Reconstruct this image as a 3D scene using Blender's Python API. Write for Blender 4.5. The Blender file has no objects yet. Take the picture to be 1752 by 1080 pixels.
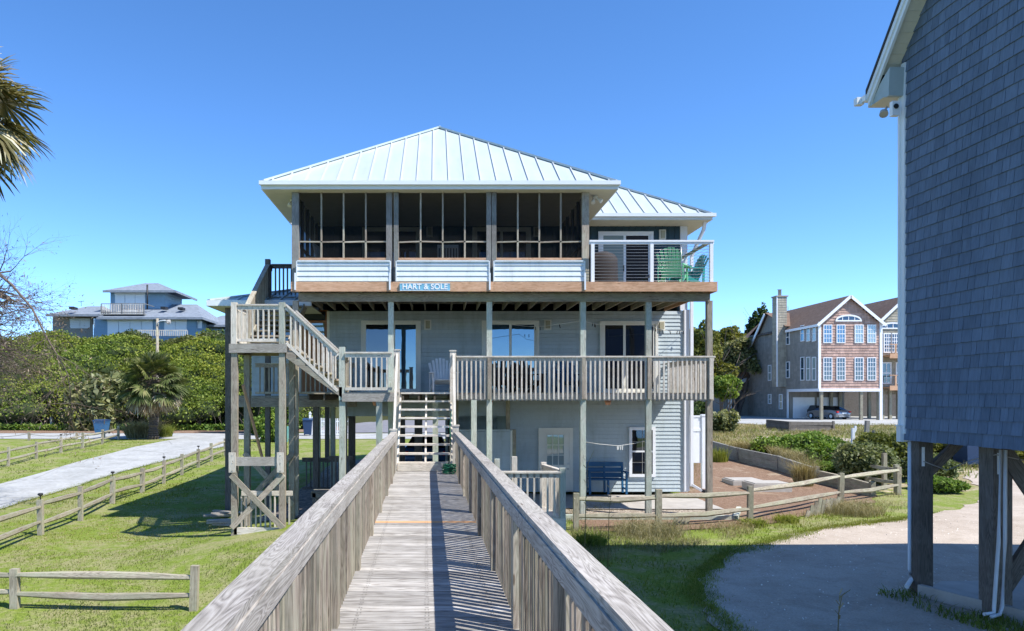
import bpy, math, random
import numpy as np
from mathutils import Vector, Matrix, geometry, noise
random.seed(7); RNG = np.random.default_rng(7)
F = 1226.4; CX = 745.0; CY = 680.0; EZ = 3.0
S = bpy.context.scene; COL = S.collection
R = math.radians
def PX(px, Y): return (px-CX)*Y/F
def PZ(py, Y): return EZ+(CY-py)*Y/F
def sm(a, b, t):
    t = max(0.0, min(1.0, (t-a)/(b-a))); return t*t*(3-2*t)
def G(x, y):
    """height of the ground in metres"""
    k = 1-sm(12, 16, y)
    z = 0.03-0.63*sm(-2+1.5*k, -8+4*k, x)*(1-sm(28, 50, y))
    z -= 0.14*sm(2, 3.5, x)*(1-sm(20, 34, y))
    z += 0.35*sm(22, 34, y)*sm(7.5, 12, x)+0.25*sm(50, 66, y)*sm(8, 20, x)
    z += 9.5*sm(68, 84, y)*sm(-7, -17, x)
    z += 3.0*sm(92, 120, y)*sm(-12, -2, x)
    z -= 3.5*sm(-12, -30, y)
    z -= 9*sm(160, 300, y)*0
    return z
def GP(px, py):
    Y = 20.0
    for _ in range(60):
        x = PX(px, Y); h = EZ-G(x, Y); Y = 0.5*Y+0.5*(h*F/(py-CY))
    return Vector((PX(px, Y), Y, G(PX(px, Y), Y)))

# ---------------------------------------------------------------- materials
class NT:
    def __init__(s, name):
        s.m = bpy.data.materials.new(name); s.m.use_nodes = True
        s.n = s.m.node_tree.nodes; s.l = s.m.node_tree.links; s.n.clear()
        s.out = s.n.new('ShaderNodeOutputMaterial')
    def N(s, t, ins=None, **kw):
        n = s.n.new('ShaderNode'+t)
        for k, v in kw.items(): setattr(n, k, v)
        if ins:
            for k, v in ins.items():
                sock = n.inputs[k]
                if isinstance(v, bpy.types.NodeSocket): s.l.new(v, sock)
                else:
                    if isinstance(v, tuple) and len(v) == 3 and sock.type == 'RGBA': v = (*v, 1)
                    sock.default_value = v
        return n
    def math(s, op, a, b=0.0, c=0.0):
        n = s.N('Math', {0: a, 1: b, 2: c}, operation=op); return n.outputs[0]
    def mix(s, f, a, b, blend='MIX'):
        n = s.N('Mix', None, data_type='RGBA', blend_type=blend)
        for i, v in ((0, f), (6, a), (7, b)):
            if isinstance(v, bpy.types.NodeSocket): s.l.new(v, n.inputs[i])
            else: n.inputs[i].default_value = (*v, 1) if isinstance(v, tuple) and len(v) == 3 else v
        return n.outputs[2]
    def ramp(s, f, stops):
        n = s.N('ValToRGB', {0: f}); e = n.color_ramp.elements
        while len(e) < len(stops): e.new(0.5)
        for i, (p, c) in enumerate(stops):
            e[i].position = p; e[i].color = (*c, 1) if isinstance(c, tuple) else (c, c, c, 1)
        return n.outputs[0]
    def coord(s, kind='Object'): return s.N('TexCoord').outputs[kind]
    def mapped(s, vec, scale=(1, 1, 1), loc=(0, 0, 0)):
        return s.N('Mapping', {'Vector': vec, 'Scale': scale, 'Location': loc}).outputs[0]
    def noise(s, vec, scale=5., detail=4., rough=.55, dist=0.):
        return s.N('TexNoise', {'Vector': vec, 'Scale': scale, 'Detail': detail, 'Roughness': rough, 'Distortion': dist}).outputs[0]
    def pos(s): return s.N('NewGeometry').outputs['Position']
    def rnd(s):
        a = s.N('Attribute', attribute_name='rnd').outputs['Fac']
        b = s.N('ObjectInfo').outputs['Random']
        return s.math('FRACT', s.math('ADD', a, b))
    def bump(s, h, strength=.3, dist=.01):
        return s.N('Bump', {'Height': h, 'Strength': strength, 'Distance': dist}).outputs[0]
    def finish(s, color, rough=.8, normal=None, metal=0., spec=.3, **kw):
        b = s.N('BsdfPrincipled', {'Base Color': color, 'Roughness': rough, 'Metallic': metal, 'Specular IOR Level': spec})
        for k, v in kw.items():
            if isinstance(v, bpy.types.NodeSocket): s.l.new(v, b.inputs[k])
            else: b.inputs[k].default_value = v
        if normal: s.l.new(normal, b.inputs['Normal'])
        s.l.new(b.outputs[0], s.out.inputs[0]); return s.m
def streaky(name, c, rough=.55, var=.05):
    t = NT(name); p = t.pos(); n = t.noise(t.mapped(p, (2.6, 2.6, .5)), 1.2, 6., .7); n2 = t.noise(p, 9., 4., .7)
    col = t.mix(1., c, t.ramp(n, [(.3, (.80, .80, .77)), (.52, (1., 1., 1.))]), 'MULTIPLY'); col = t.mix(.5, col, t.ramp(n2, [(.3, (.85, .85, .83)), (.5, (1., 1., 1.))]), 'MULTIPLY')
    return t.finish(hsvvar(t, col, var), rough, t.bump(n, .12, .02))
def metal_roof(name, c):
    t = NT(name); p = t.pos(); n = t.noise(t.mapped(p, (2.2, .5, .5)), 1., 5., .65); col = t.mix(1., c, t.ramp(n, [(.3, (.86, .87, .86)), (.6, (1., 1., 1.))]), 'MULTIPLY')
    return t.finish(col, .36, t.bump(t.noise(p, 1.6, 3.), .25, .05), spec=.6)
def hsvvar(t, col, amt=.25, dark=0.8):
    """multiply a colour by a per-piece brightness"""
    r = t.rnd(); f = t.math('MULTIPLY_ADD', r, amt*2, 1-amt)
    n = t.N('Combine' 'Color', {0: f, 1: f, 2: f}); return t.mix(1.0, col, n.outputs[0], 'MULTIPLY')
def wood(name, c_dark, c_mid, c_light, var=.22, grain=1., tint=None, tintf=.35, rough=.85, blot=True, knots=True):
    t = NT(name); uv = t.coord('UV'); r = t.rnd()
    off = t.N('CombineXYZ', {0: t.math('MULTIPLY', r, 37.0), 1: t.math('MULTIPLY', r, 11.0), 2: 0.0}).outputs[0]
    u2 = t.N('VectorMath', {0: uv, 1: off}, operation='ADD').outputs[0]
    ring = t.noise(t.mapped(u2, (.9, 9, 1)), 1.0, 2.0, .5, 1.2)
    rings = t.math('FRACT', t.math('MULTIPLY', ring, 11.0*grain))
    rings = t.math('ABSOLUTE', t.math('SUBTRACT', rings, .5))
    fine = t.noise(t.mapped(u2, (4, 160, 1)), 1.0, 4.0, .7)
    f = t.math('ADD', t.math('MULTIPLY', rings, .55), t.math('MULTIPLY', fine, .62))
    col = t.ramp(f, [(.22, c_dark), (.45, c_mid), (.72, c_light)])
    if tint:
        g = t.noise(t.mapped(u2, (1.1, 3, 1)), 1.3, 3.0)
        gf = t.ramp(g, [(.42, 0.0), (.62, 1.0)])
        col = t.mix(t.math('MULTIPLY', gf, tintf), col, tint)
    if blot:
        p = t.noise(t.pos(), 2.3, 5.0, .7)
        b = t.ramp(p, [(.3, (.62, .6, .56)), (.55, (1., 1., 1.))])
        col = t.mix(.6, col, b, 'MULTIPLY')
    if knots:
        v = t.N('TexVoronoi', {'Vector': t.mapped(u2, (1.7, 9, 1)), 'Scale': 1.0}).outputs['Distance']
        kf = t.ramp(v, [(.055, (.25, .18, .13)), (.085, (1., 1., 1.))])
        col = t.mix(.8, col, kf, 'MULTIPLY')
    col = hsvvar(t, col, var)
    return t.finish(col, rough, t.bump(f, .35, .004))
def plain(name, c, rough=.6, var=.0, spec=.4, metal=0., dirt=.15, dscale=3., bumpy=0.):
    t = NT(name); p = t.noise(t.pos(), dscale, 6.0, .65)
    d = t.ramp(p, [(.3, (1-dirt,)*3), (.65, (1., 1., 1.))])
    col = t.mix(1.0, c, d, 'MULTIPLY')
    if var: col = hsvvar(t, col, var)
    nrm = t.bump(t.noise(t.pos(), 40., 3.), bumpy, .01) if bumpy else None
    return t.finish(col, rough, nrm, metal, spec)
def leafmat(name, c1, c2, c3=None, trans=.35, patch=.6):
    t = NT(name); r = t.rnd()
    col = t.ramp(r, [(.0, c1), (.6, c2), (1., c3 or c2)])
    n = t.noise(t.pos(), patch, 3.); n2 = t.noise(t.pos(), patch*.22, 2.); b = t.mix(1., t.ramp(n, [(.3, (.6, .62, .6)), (.6, (1.08, 1.05, 1.))]), t.ramp(n2, [(.38, (.72, .8, .75)), (.5, (1., 1., 1.)), (.62, (1.15, 1.02, .85))]), 'MULTIPLY')
    col = t.mix(.8, col, b, 'MULTIPLY')
    d = t.N('BsdfDiffuse', {'Color': col}); tr = t.N('BsdfTranslucent', {'Color': t.mix(1., col, (1., 1., .5), 'MULTIPLY')})
    g = t.N('BsdfGlossy', {'Color': (1., 1., 1.), 'Roughness': .6})
    m = t.N('MixShader', {0: trans, 1: d.outputs[0], 2: tr.outputs[0]})
    m2 = t.N('MixShader', {0: .012, 1: m.outputs[0], 2: g.outputs[0]})
    t.l.new(m2.outputs[0], t.out.inputs[0]); return t.m
def glass(name, tint, refl=.35, rough=.02, inner=None):
    t = NT(name)
    w = t.noise(t.pos(), 1.2, 2.)
    nb = t.bump(w, .04, .05)
    d = t.N('BsdfDiffuse', {'Color': inner or tint})
    g = t.N('BsdfGlossy', {'Color': tint, 'Roughness': rough, 'Normal': nb})
    m = t.N('MixShader', {0: refl, 1: d.outputs[0], 2: g.outputs[0]})
    t.l.new(m.outputs[0], t.out.inputs[0]); return t.m
def screenmat(name, op=.66):
    t = NT(name); d = t.N('BsdfDiffuse', {'Color': (.012, .013, .014)}); tr = t.N('BsdfTransparent')
    m = t.N('MixShader', {0: op, 1: tr.outputs[0], 2: d.outputs[0]})
    t.l.new(m.outputs[0], t.out.inputs[0]); return t.m

M = {}
M['wood'] = wood('weathered_wood', (.16, .13, .10), (.35, .295, .235), (.50, .44, .36), tint=(.40, .44, .33), tintf=.35)
M['rail'] = wood('grey_rail_wood', (.15, .134, .118), (.36, .33, .295), (.53, .50, .46), var=.12, tint=(.42, .40, .33), tintf=.25, grain=1.3)
M['picket'] = wood('grey_picket_wood', (.12, .095, .075), (.28, .23, .185), (.41, .355, .295), var=.34, tint=(.34, .35, .24), tintf=.4)
M['deck'] = wood('grey_deck_boards', (.17, .155, .14), (.375, .355, .33), (.54, .52, .49), var=.2, grain=.6)
M['newboard'] = wood('fresh_orange_board', (.5, .26, .12), (.66, .38, .2), (.72, .46, .27), blot=False)
M['fascia'] = wood('orange_fascia_wood', (.36, .19, .10), (.56, .34, .21), (.64, .42, .28), var=.08, grain=.7)
M['green'] = wood('greenish_treated_wood', (.22, .22, .18), (.44, .45, .38), (.56, .57, .5), tint=(.40, .49, .41), tintf=.55)
M['white'] = wood('bleached_white_wood', (.38, .33, .27), (.62, .56, .48), (.74, .69, .615), var=.12, tint=(.5, .52, .45), tintf=.3)
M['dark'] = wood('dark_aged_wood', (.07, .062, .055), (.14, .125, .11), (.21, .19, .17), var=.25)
M['greywood'] = wood('bare_grey_timber', (.12, .11, .105), (.22, .21, .2), (.31, .3, .285), var=.15, tint=(.22, .25, .22), tintf=.4)
M['log'] = wood('split_rail_wood', (.14, .12, .09), (.33, .285, .22), (.48, .43, .34), var=.2, tint=(.34, .36, .24), tintf=.5)
M['siding'] = streaky('pale_blue_vinyl_siding', (.475, .54, .56), .55, .05)
M['panel'] = streaky('white_blue_porch_panel', (.64, .70, .72), .5, .05)
M['eave'] = plain('grey_teal_eave_panel', (.36, .43, .43), .5)
M['trim'] = plain('cream_white_trim', (.78, .76, .68), .5, dirt=.1)
M['vinyl'] = plain('white_vinyl', (.8, .81, .82), .4, dirt=.06)
M['soffit'] = plain('cream_soffit', (.62, .6, .5), .6, dirt=.12)
M['bb'] = plain('dark_teal_board_siding', (.035, .075, .10), .6, dirt=.2, var=.06)
M['metalroof'] = metal_roof('white_standing_seam_metal', (.47, .53, .525))
M['seam'] = plain('roof_seam_metal', (.5, .53, .55), .4, dirt=.05)
M['alu'] = plain('painted_aluminium', (.72, .76, .78), .35, dirt=.05, spec=.6)
M['cable'] = plain('steel_cable', (.5, .5, .5), .35, metal=.8)
M['black'] = plain('black_metal', (.02, .02, .022), .5)
M['screen'] = screenmat('insect_screen')
M['glassblue'] = glass('blue_reflecting_glass', (.40, .57, .70), .3, inner=(.02, .05, .09))
M['glassdark'] = glass('dark_window_glass', (.5, .6, .72), .16, inner=(.008, .009, .012))
M['glasspale'] = glass('curtained_glass', (.6, .7, .75), .2, inner=(.26, .33, .33))
M['sconce'] = plain('beige_sconce', (.42, .39, .27), .6)
M['terra'] = plain('terracotta', (.62, .28, .16), .7)
M['bluepaint'] = plain('blue_bench_paint', (.012, .10, .22), .5, var=.08, dirt=.25)
M['teal'] = plain('teal_plastic', (.03, .30, .28), .4, var=.05)
M['mint'] = plain('mint_green_plastic', (.22, .62, .34), .4, var=.05)
M['navy'] = plain('navy_plastic', (.02, .05, .12), .45)
M['bin'] = plain('blue_bin_plastic', (.03, .12, .24), .5)
M['brownpl'] = plain('dark_brown_wood_paint', (.05, .035, .03), .6, var=.1)
M['cover'] = plain('dark_brown_cloth_cover', (.035, .026, .024), .8, dirt=.4, bumpy=.4)
M['whitechair'] = plain('white_chair_paint', (.72, .72, .7), .5)
M['cushion'] = plain('pale_cushion', (.4, .42, .44), .9)
M['orangewood'] = plain('varnished_orange_wood', (.4, .16, .05), .35, var=.1)
M['concrete'] = plain('concrete', (.44, .41, .37), .9, dirt=.25, dscale=2.5, bumpy=.3)
M['tealbox'] = plain('teal_utility_box', (.18, .42, .38), .5)
M['greenhose'] = plain('green_hose', (.01, .12, .06), .4)
M['pvc'] = plain('grey_white_pvc', (.62, .66, .7), .4, dirt=.1)
M['rubber'] = plain('tyre_rubber', (.02, .02, .02), .8)
M['carblack'] = plain('black_car_paint', (.012, .012, .014), .15, spec=.8, dirt=.0)
M['carsilver'] = plain('silver_car_paint', (.3, .3, .32), .2, metal=.6, dirt=.0)
M['carblue'] = plain('blue_car_paint', (.02, .08, .2), .2, spec=.7, dirt=.0)
M['redlight'] = plain('red_lamp_lens', (.5, .01, .01), .2)
M['sign'] = plain('sky_blue_sign_paint', (.20, .50, .66), .6, dirt=.3, dscale=9)
def shingle_wall(name, c, var=.13, sc=30.):
    t = NT(name); n = t.noise(t.mapped(t.pos(), (1, 1, .12)), sc, 5.); f = t.ramp(n, [(.25, (.8, .8, .8)), (.7, (1.1, 1.1, 1.1))])
    col = t.mix(1., c, f, 'MULTIPLY'); st = t.noise(t.mapped(t.pos(), (1.2, 1.2, .35)), 1.1, 5., .7); col = t.mix(1., col, t.ramp(st, [(.3, (.84, .85, .86)), (.5, (1., 1., 1.)), (.72, (1.12, 1.1, 1.07))]), 'MULTIPLY'); col = hsvvar(t, col, var)
    return t.finish(col, .85, t.bump(n, .3, .004))
M['shakegrey'] = shingle_wall('slate_blue_shingles', (.115, .158, .225), .13)
M['shakepink'] = shingle_wall('pink_cedar_shingles', (.43, .29, .235), .22, 6.)
M['shaketan'] = shingle_wall('tan_shingles', (.36, .33, .26), .12, 6.)
M['shakeside'] = shingle_wall('taupe_shingles', (.27, .255, .225), .1, 6.)
def roofmat(name, c, c2):
    t = NT(name); uv = t.pos()
    n = t.noise(uv, 3.5, 5., .7); n2 = t.N('SeparateColor', {0: t.N('TexVoronoi', {'Vector': t.mapped(uv, (3.2, 6, 6)), 'Scale': 1.}).outputs['Color']}).outputs[0]; n2 = t.ramp(n2, [(0., .25), (1., .75)])
    col = t.mix(n, c, c2); col = t.mix(.35, col, n2, 'OVERLAY'); return t.finish(col, .9)
M['roofgrey'] = roofmat('grey_blue_asphalt_shingles', (.13, .16, .2), (.26, .29, .33))
M['roofbrown'] = roofmat('brown_asphalt_shingles', (.13, .085, .06), (.21, .145, .11))
M['roofdark'] = roofmat('black_asphalt_shingles', (.03, .03, .035), (.06, .06, .065))
M['bluewall'] = plain('blue_lap_wall', (.22, .33, .43), .7, dirt=.12, var=.03)
M['shutter'] = plain('white_shutter', (.72, .74, .76), .6, dirt=.05)

# ---------------------------------------------------------------- mesh builder
ORG = {}
def thing(name, label, cat, loc=(0, 0, 0), group=None, rz=0.):
    o = bpy.data.objects.new(name, None); COL.objects.link(o); o.location = loc; o.rotation_euler.z = rz
    o.empty_display_size = .2
    o['label'] = label; o['category'] = cat
    if group: o['group'] = group
    ORG[o.name] = Vector(loc); return o
def tag(o, label, cat, group=None):
    o['label'] = label; o['category'] = cat
    if group: o['group'] = group
    return o
class MB:
    def __init__(s): s.v = []; s.f = []; s.uv = []; s.r = []; s.mi = []; s.sm = []; s.cm = 0
    def face(s, pts, uvs=None, r=0., smooth=False):
        i = len(s.v); s.v += [tuple(p) for p in pts]; s.f.append(tuple(range(i, i+len(pts))))
        s.uv += (uvs or [(p[0], p[2]) for p in pts]); s.r.append(r); s.mi.append(s.cm); s.sm.append(smooth)
    def hexa(s, c, r=None, L=None):
        """c = 8 corners: 0-3 one end (around), 4-7 the other end; length runs 0->4"""
        r = random.random() if r is None else r
        c = [Vector(p) for p in c]; l = (c[4]-c[0]).length; w = (c[1]-c[0]).length; h = (c[3]-c[0]).length; o = random.random()*7; q = r*5
        s.face((c[0], c[1], c[5], c[4]), [(o, q), (o, q+w), (o+l, q+w), (o+l, q)], r)
        s.face((c[1], c[2], c[6], c[5]), [(o, q+w), (o, q+w+h), (o+l, q+w+h), (o+l, q+w)], r)
        s.face((c[2], c[3], c[7], c[6]), [(o, q+w), (o, q), (o+l, q), (o+l, q+w)], r)
        s.face((c[3], c[0], c[4], c[7]), [(o, q+h), (o, q), (o+l, q), (o+l, q+h)], r)
        s.face((c[3], c[2], c[1], c[0]), [(o, q+h), (o+w, q+h), (o+w, q), (o, q)], r)
        s.face((c[4], c[5], c[6], c[7]), [(o, q), (o+w, q), (o+w, q+h), (o, q+h)], r)
    def box(s, x0, x1, y0, y1, z0, z1, r=None, ax=None):
        d = (x1-x0, y1-y0, z1-z0); ax = d.index(max(d)) if ax is None else ax
        if ax == 0: c = [(x0, y0, z0), (x0, y0, z1), (x0, y1, z1), (x0, y1, z0), (x1, y0, z0), (x1, y0, z1), (x1, y1, z1), (x1, y1, z0)]
        elif ax == 1: c = [(x0, y0, z0), (x1, y0, z0), (x1, y0, z1), (x0, y0, z1), (x0, y1, z0), (x1, y1, z0), (x1, y1, z1), (x0, y1, z1)]
        else: c = [(x0, y0, z0), (x0, y1, z0), (x1, y1, z0), (x1, y0, z0), (x0, y0, z1), (x0, y1, z1), (x1, y1, z1), (x1, y0, z1)]
        if ax == 0: pass
        s.hexa(c, r)
        return s
    def beam(s, p, q, w, h, up=(0, 0, 1), r=None, jit=0.):
        p = Vector(p); q = Vector(q); d = (q-p).normalized(); up = Vector(up)
        sd = d.cross(up)
        if sd.length < 1e-4: sd = d.cross(Vector((0, 1, 0)))
        sd.normalize(); u = sd.cross(d).normalized()
        c = []
        for e in (p, q):
            k = 1+random.uniform(-jit, jit)
            for a, b in ((-1, -1), (1, -1), (1, 1), (-1, 1)): c.append(e+sd*(a*w/2*k)+u*(b*h/2*k))
        s.hexa(c, r); return s
    def tube(s, pts, rad, n=6, cap=True, r=None, smooth=True):
        r = random.random() if r is None else r
        pts = [Vector(p) for p in pts]; rad = rad if isinstance(rad, (list, tuple)) else [rad]*len(pts)
        rings = []; L = 0
        for i, p in enumerate(pts):
            d = (pts[min(i+1, len(pts)-1)]-pts[max(i-1, 0)]).normalized()
            a = d.cross(Vector((0, 0, 1)));
            if a.length < .05: a = d.cross(Vector((0, 1, 0)))
            a.normalize(); b = d.cross(a)
            rings.append([p+(a*math.cos(t)+b*math.sin(t))*rad[i] for t in [2*math.pi*k/n for k in range(n)]])
        for i in range(len(pts)-1):
            l = (pts[i+1]-pts[i]).length
            for k in range(n):
                k2 = (k+1) % n
                s.face((rings[i][k], rings[i][k2], rings[i+1][k2], rings[i+1][k]), [(L, k/n*.4), (L, (k+1)/n*.4), (L+l, (k+1)/n*.4), (L+l, k/n*.4)], r, smooth)
            L += l
        if cap:
            s.face(rings[0][::-1], None, r); s.face(rings[-1], None, r)
        return s
    def prism(s, poly, y0, y1, r=None, axis='y'):
        """extrude an (a,b) polygon: axis y: a=x,b=z ; axis x: a=y,b=z ; axis z: a=x,b=y"""
        r = random.random() if r is None else r
        def T(a, b, t): return {'y': (a, t, b), 'x': (t, a, b), 'z': (a, b, t)}[axis]
        A = [T(a, b, y0) for a, b in poly]; B = [T(a, b, y1) for a, b in poly]
        s.face(A, [tuple(p) for p in poly], r); s.face(B[::-1], [tuple(p) for p in poly][::-1], r)
        n = len(poly); u = 0
        for i in range(n):
            j = (i+1) % n; l = math.dist(poly[i], poly[j])
            s.face((A[j], A[i], B[i], B[j]), [(0, u+l), (0, u), (abs(y1-y0), u), (abs(y1-y0), u+l)], r); u += l
        return s
    def build(s, name, mats, parent=None, org=None, local=False, kind=None, weld=False):
        mats = mats if isinstance(mats, list) else [mats]
        if org is None:
            if parent is not None and not local:
                pp = parent
                while pp.parent: pp = pp.parent
                org = ORG.get(pp.name, Vector((0, 0, 0)))
            else: org = Vector((0, 0, 0))
        me = bpy.data.meshes.new(name)
        me.from_pydata([(v[0]-org[0], v[1]-org[1], v[2]-org[2]) for v in s.v], [], s.f)
        uvl = me.uv_layers.new(name='UVMap'); uvl.data.foreach_set('uv', np.array(s.uv, dtype=np.float32).ravel())
        at = me.attributes.new('rnd', 'FLOAT', 'FACE'); at.data.foreach_set('value', np.array(s.r, dtype=np.float32))
        me.polygons.foreach_set('material_index', s.mi); me.polygons.foreach_set('use_smooth', s.sm)
        for m in mats: me.materials.append(m)
        if any(s.sm) or weld:
            import bmesh
            bm = bmesh.new(); bm.from_mesh(me); bmesh.ops.remove_doubles(bm, verts=bm.verts, dist=1e-5)
            bmesh.ops.recalc_face_normals(bm, faces=bm.faces); bm.to_mesh(me); bm.free()
        else:
            import bmesh
            bm = bmesh.new(); bm.from_mesh(me); bmesh.ops.remove_doubles(bm, verts=bm.verts, dist=1e-5)
            bmesh.ops.recalc_face_normals(bm, faces=bm.faces); bm.to_mesh(me); bm.free()
        o = bpy.data.objects.new(name, me); COL.objects.link(o)
        if parent is not None: o.parent = parent
        if kind: o['kind'] = kind
        return o
def link(name, me, parent, loc, rot=None):
    o = bpy.data.objects.new(name, me); COL.objects.link(o); o.parent = parent; o.location = loc
    if rot: o.rotation_euler = rot
    return o
def dup(root, loc, rz=0., label=None):
    def cp(o, par):
        c = o.copy(); COL.objects.link(c); c.parent = par
        for ch in [x for x in o.children]: cp(ch, c)
        return c
    r = cp(root, None); r.location = loc; r.rotation_euler.z = rz
    if label: r['label'] = label
    return r
def cloud(name, cen, size, mat, parent=None, org=(0, 0, 0), nrm=None, aspect=1.6, kind=None, flat=.5, extra=None):
    """leaf-sized quads around the given centres"""
    n = len(cen); cen = np.asarray(cen)-np.asarray(org)
    a = RNG.normal(size=(n, 3)); a /= np.linalg.norm(a, axis=1)[:, None]
    up = RNG.normal(size=(n, 3))+np.array([0.1, -.25, 1.])*flat*2; b = np.cross(up, a)
    b -= (a*b).sum(1)[:, None]*a; b /= np.linalg.norm(b, axis=1)[:, None]
    s = size*RNG.uniform(.6, 1.4, n)[:, None]
    a = a*s*aspect*.5; b = b*s*.5
    v = np.stack([cen-a, cen+b*.9, cen+a, cen-b*.9], 1).reshape(-1, 3)
    return rawquads(name, v, RNG.random(n), mat, parent, kind)
def rawquads(name, v, r, mat, parent=None, kind=None):
    n = len(r); me = bpy.data.meshes.new(name)
    me.vertices.add(4*n); me.vertices.foreach_set('co', v.astype(np.float32).ravel())
    me.loops.add(4*n); me.loops.foreach_set('vertex_index', np.arange(4*n, dtype=np.int32))
    me.polygons.add(n); me.polygons.foreach_set('loop_start', np.arange(0, 4*n, 4, dtype=np.int32))
    me.polygons.foreach_set('loop_total', np.full(n, 4, dtype=np.int32))
    me.update(calc_edges=True)
    at = me.attributes.new('rnd', 'FLOAT', 'FACE'); at.data.foreach_set('value', np.asarray(r, dtype=np.float32))
    me.materials.append(mat)
    o = bpy.data.objects.new(name, me); COL.objects.link(o)
    if parent is not None: o.parent = parent
    if kind: o['kind'] = kind
    return o
def blades(name, base, h, w, lean, mat, kind=None, parent=None):
    """grass blades: bent narrow quads standing on the base points"""
    n = len(base); ang = RNG.uniform(0, 2*math.pi, n); d = np.stack([np.cos(ang), np.sin(ang), np.zeros(n)], 1)
    ang2 = RNG.uniform(0, 2*math.pi, n); l = np.stack([np.cos(ang2), np.sin(ang2), np.zeros(n)], 1)
    hh = h*RNG.uniform(.5, 1.4, n); hh = hh[:, None]; up = np.array([0, 0, 1.])[None]
    mid = base+up*hh*.55+l*hh*lean*.3*RNG.random(n)[:, None]; top = base+up*hh*RNG.uniform(.6, 1., n)[:, None]+l*hh*lean*RNG.uniform(.3, 1., n)[:, None]
    w = w*RNG.uniform(.6, 1.3, n)[:, None]
    v = np.stack([base-d*w*.5, base+d*w*.5, mid+d*w*.4, mid-d*w*.4, mid-d*w*.4, mid+d*w*.4, top+d*w*.06, top-d*w*.06], 1).reshape(-1, 3)
    r = RNG.random(n); return rawquads(name, v, np.stack([r, r], 1).ravel(), mat, parent, kind)

# balusters: one shared mesh per size; at most 100 separate ones on a thing
BAL = {}; BM = {}
def baluster_mesh(w, h, mat):
    k = (w, round(h, 3), mat.name)
    if k not in BM:
        m = MB(); m.box(-w/2, w/2, -w/2, w/2, 0, h, r=.1); o = m.build('baluster', mat); BM[k] = o.data; bpy.data.objects.remove(o)
    return BM[k]
def railing(parent, p0, p1, h=.9, sp=.118, w=.04, mat='white', capmat='white', hang=.18, inset=0., capw=.12, bot=False, lo=.08):
    """railing from p0 to p1 (3-D, deck level); cap, top rail, balusters"""
    p0 = Vector(p0); p1 = Vector(p1); d = p1-p0; L = math.hypot(d.x, d.y); up = Vector((0, 0, 1))
    m = MB(); m.beam(p0+up*(h-.02), p1+up*(h-.02), capw, .038); rl = m.build('railing', M[capmat], parent)
    m = MB(); m.beam(p0+up*(h-.085), p1+up*(h-.085), .035, .09); m.build('sub_rail', M[capmat], rl)
    if bot: m = MB(); m.beam(p0+up*lo, p1+up*lo, .035, .07); m.build('bottom_rail', M[capmat], rl)
    rt = parent
    while rt.parent: rt = rt.parent
    org = ORG[rt.name]; n = int(L/sp); bh = h-.04+hang; nrm = Vector((d.y, -d.x, 0)).normalized()*inset
    me = baluster_mesh(w, bh, M[mat]); rest = MB()
    for i in range(1, n):
        q = p0+d*(i/n)+nrm+up*(-hang)
        c = BAL.get(rt.name, 0)
        if c < 100:
            BAL[rt.name] = c+1; link('baluster', me, rl, q-org)
        else: rest.box(q.x-w/2, q.x+w/2, q.y-w/2, q.y+w/2, q.z, q.z+bh)
    if rest.v: rest.build('baluster_row', M[mat], parent, kind='stuff')
    return rl
def siding(m, p, u, L, z0, z1, exp=.118, thick=.12, prof=.021):
    """lapped boards on a vertical wall starting at p (x,y), running along unit u; outward normal = u turned clockwise"""
    u = Vector((u[0], u[1], 0)); n = Vector((u.y, -u.x, 0)); p = Vector((p[0], p[1], 0)); z = z0
    q = p+u*L
    m.face([p-n*thick+Vector((0, 0, z0)), q-n*thick+Vector((0, 0, z0)), q-n*thick+Vector((0, 0, z1)), p-n*thick+Vector((0, 0, z1))])
    for e in (p, q): m.face([e+Vector((0, 0, z0)), e-n*thick+Vector((0, 0, z0)), e-n*thick+Vector((0, 0, z1)), e+Vector((0, 0, z1))])
    m.face([p+Vector((0, 0, z1)), q+Vector((0, 0, z1)), q-n*thick+Vector((0, 0, z1)), p-n*thick+Vector((0, 0, z1))])
    m.face([p+Vector((0, 0, z0)), q+Vector((0, 0, z0)), q-n*thick+Vector((0, 0, z0)), p-n*thick+Vector((0, 0, z0))])
    while z < z1-.005:
        t = min(z+exp, z1); r = random.random(); g = min(.010, exp*.1)
        m.face([p-n*.012+Vector((0, 0, z-.004)), q-n*.012+Vector((0, 0, z-.004)), q-n*.012+Vector((0, 0, z+g+.01)), p-n*.012+Vector((0, 0, z+g+.01))], None, r)
        a0 = p+n*prof+Vector((0, 0, z+g)); a1 = q+n*prof+Vector((0, 0, z+g)); b0 = p+n*.003+Vector((0, 0, t)); b1 = q+n*.003+Vector((0, 0, t))
        m.face([a0, a1, b1, b0], None, r)
        m.face([p-n*.012+Vector((0, 0, z+g)), q-n*.012+Vector((0, 0, z+g)), a1, a0], None, r)
        z = t
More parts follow.
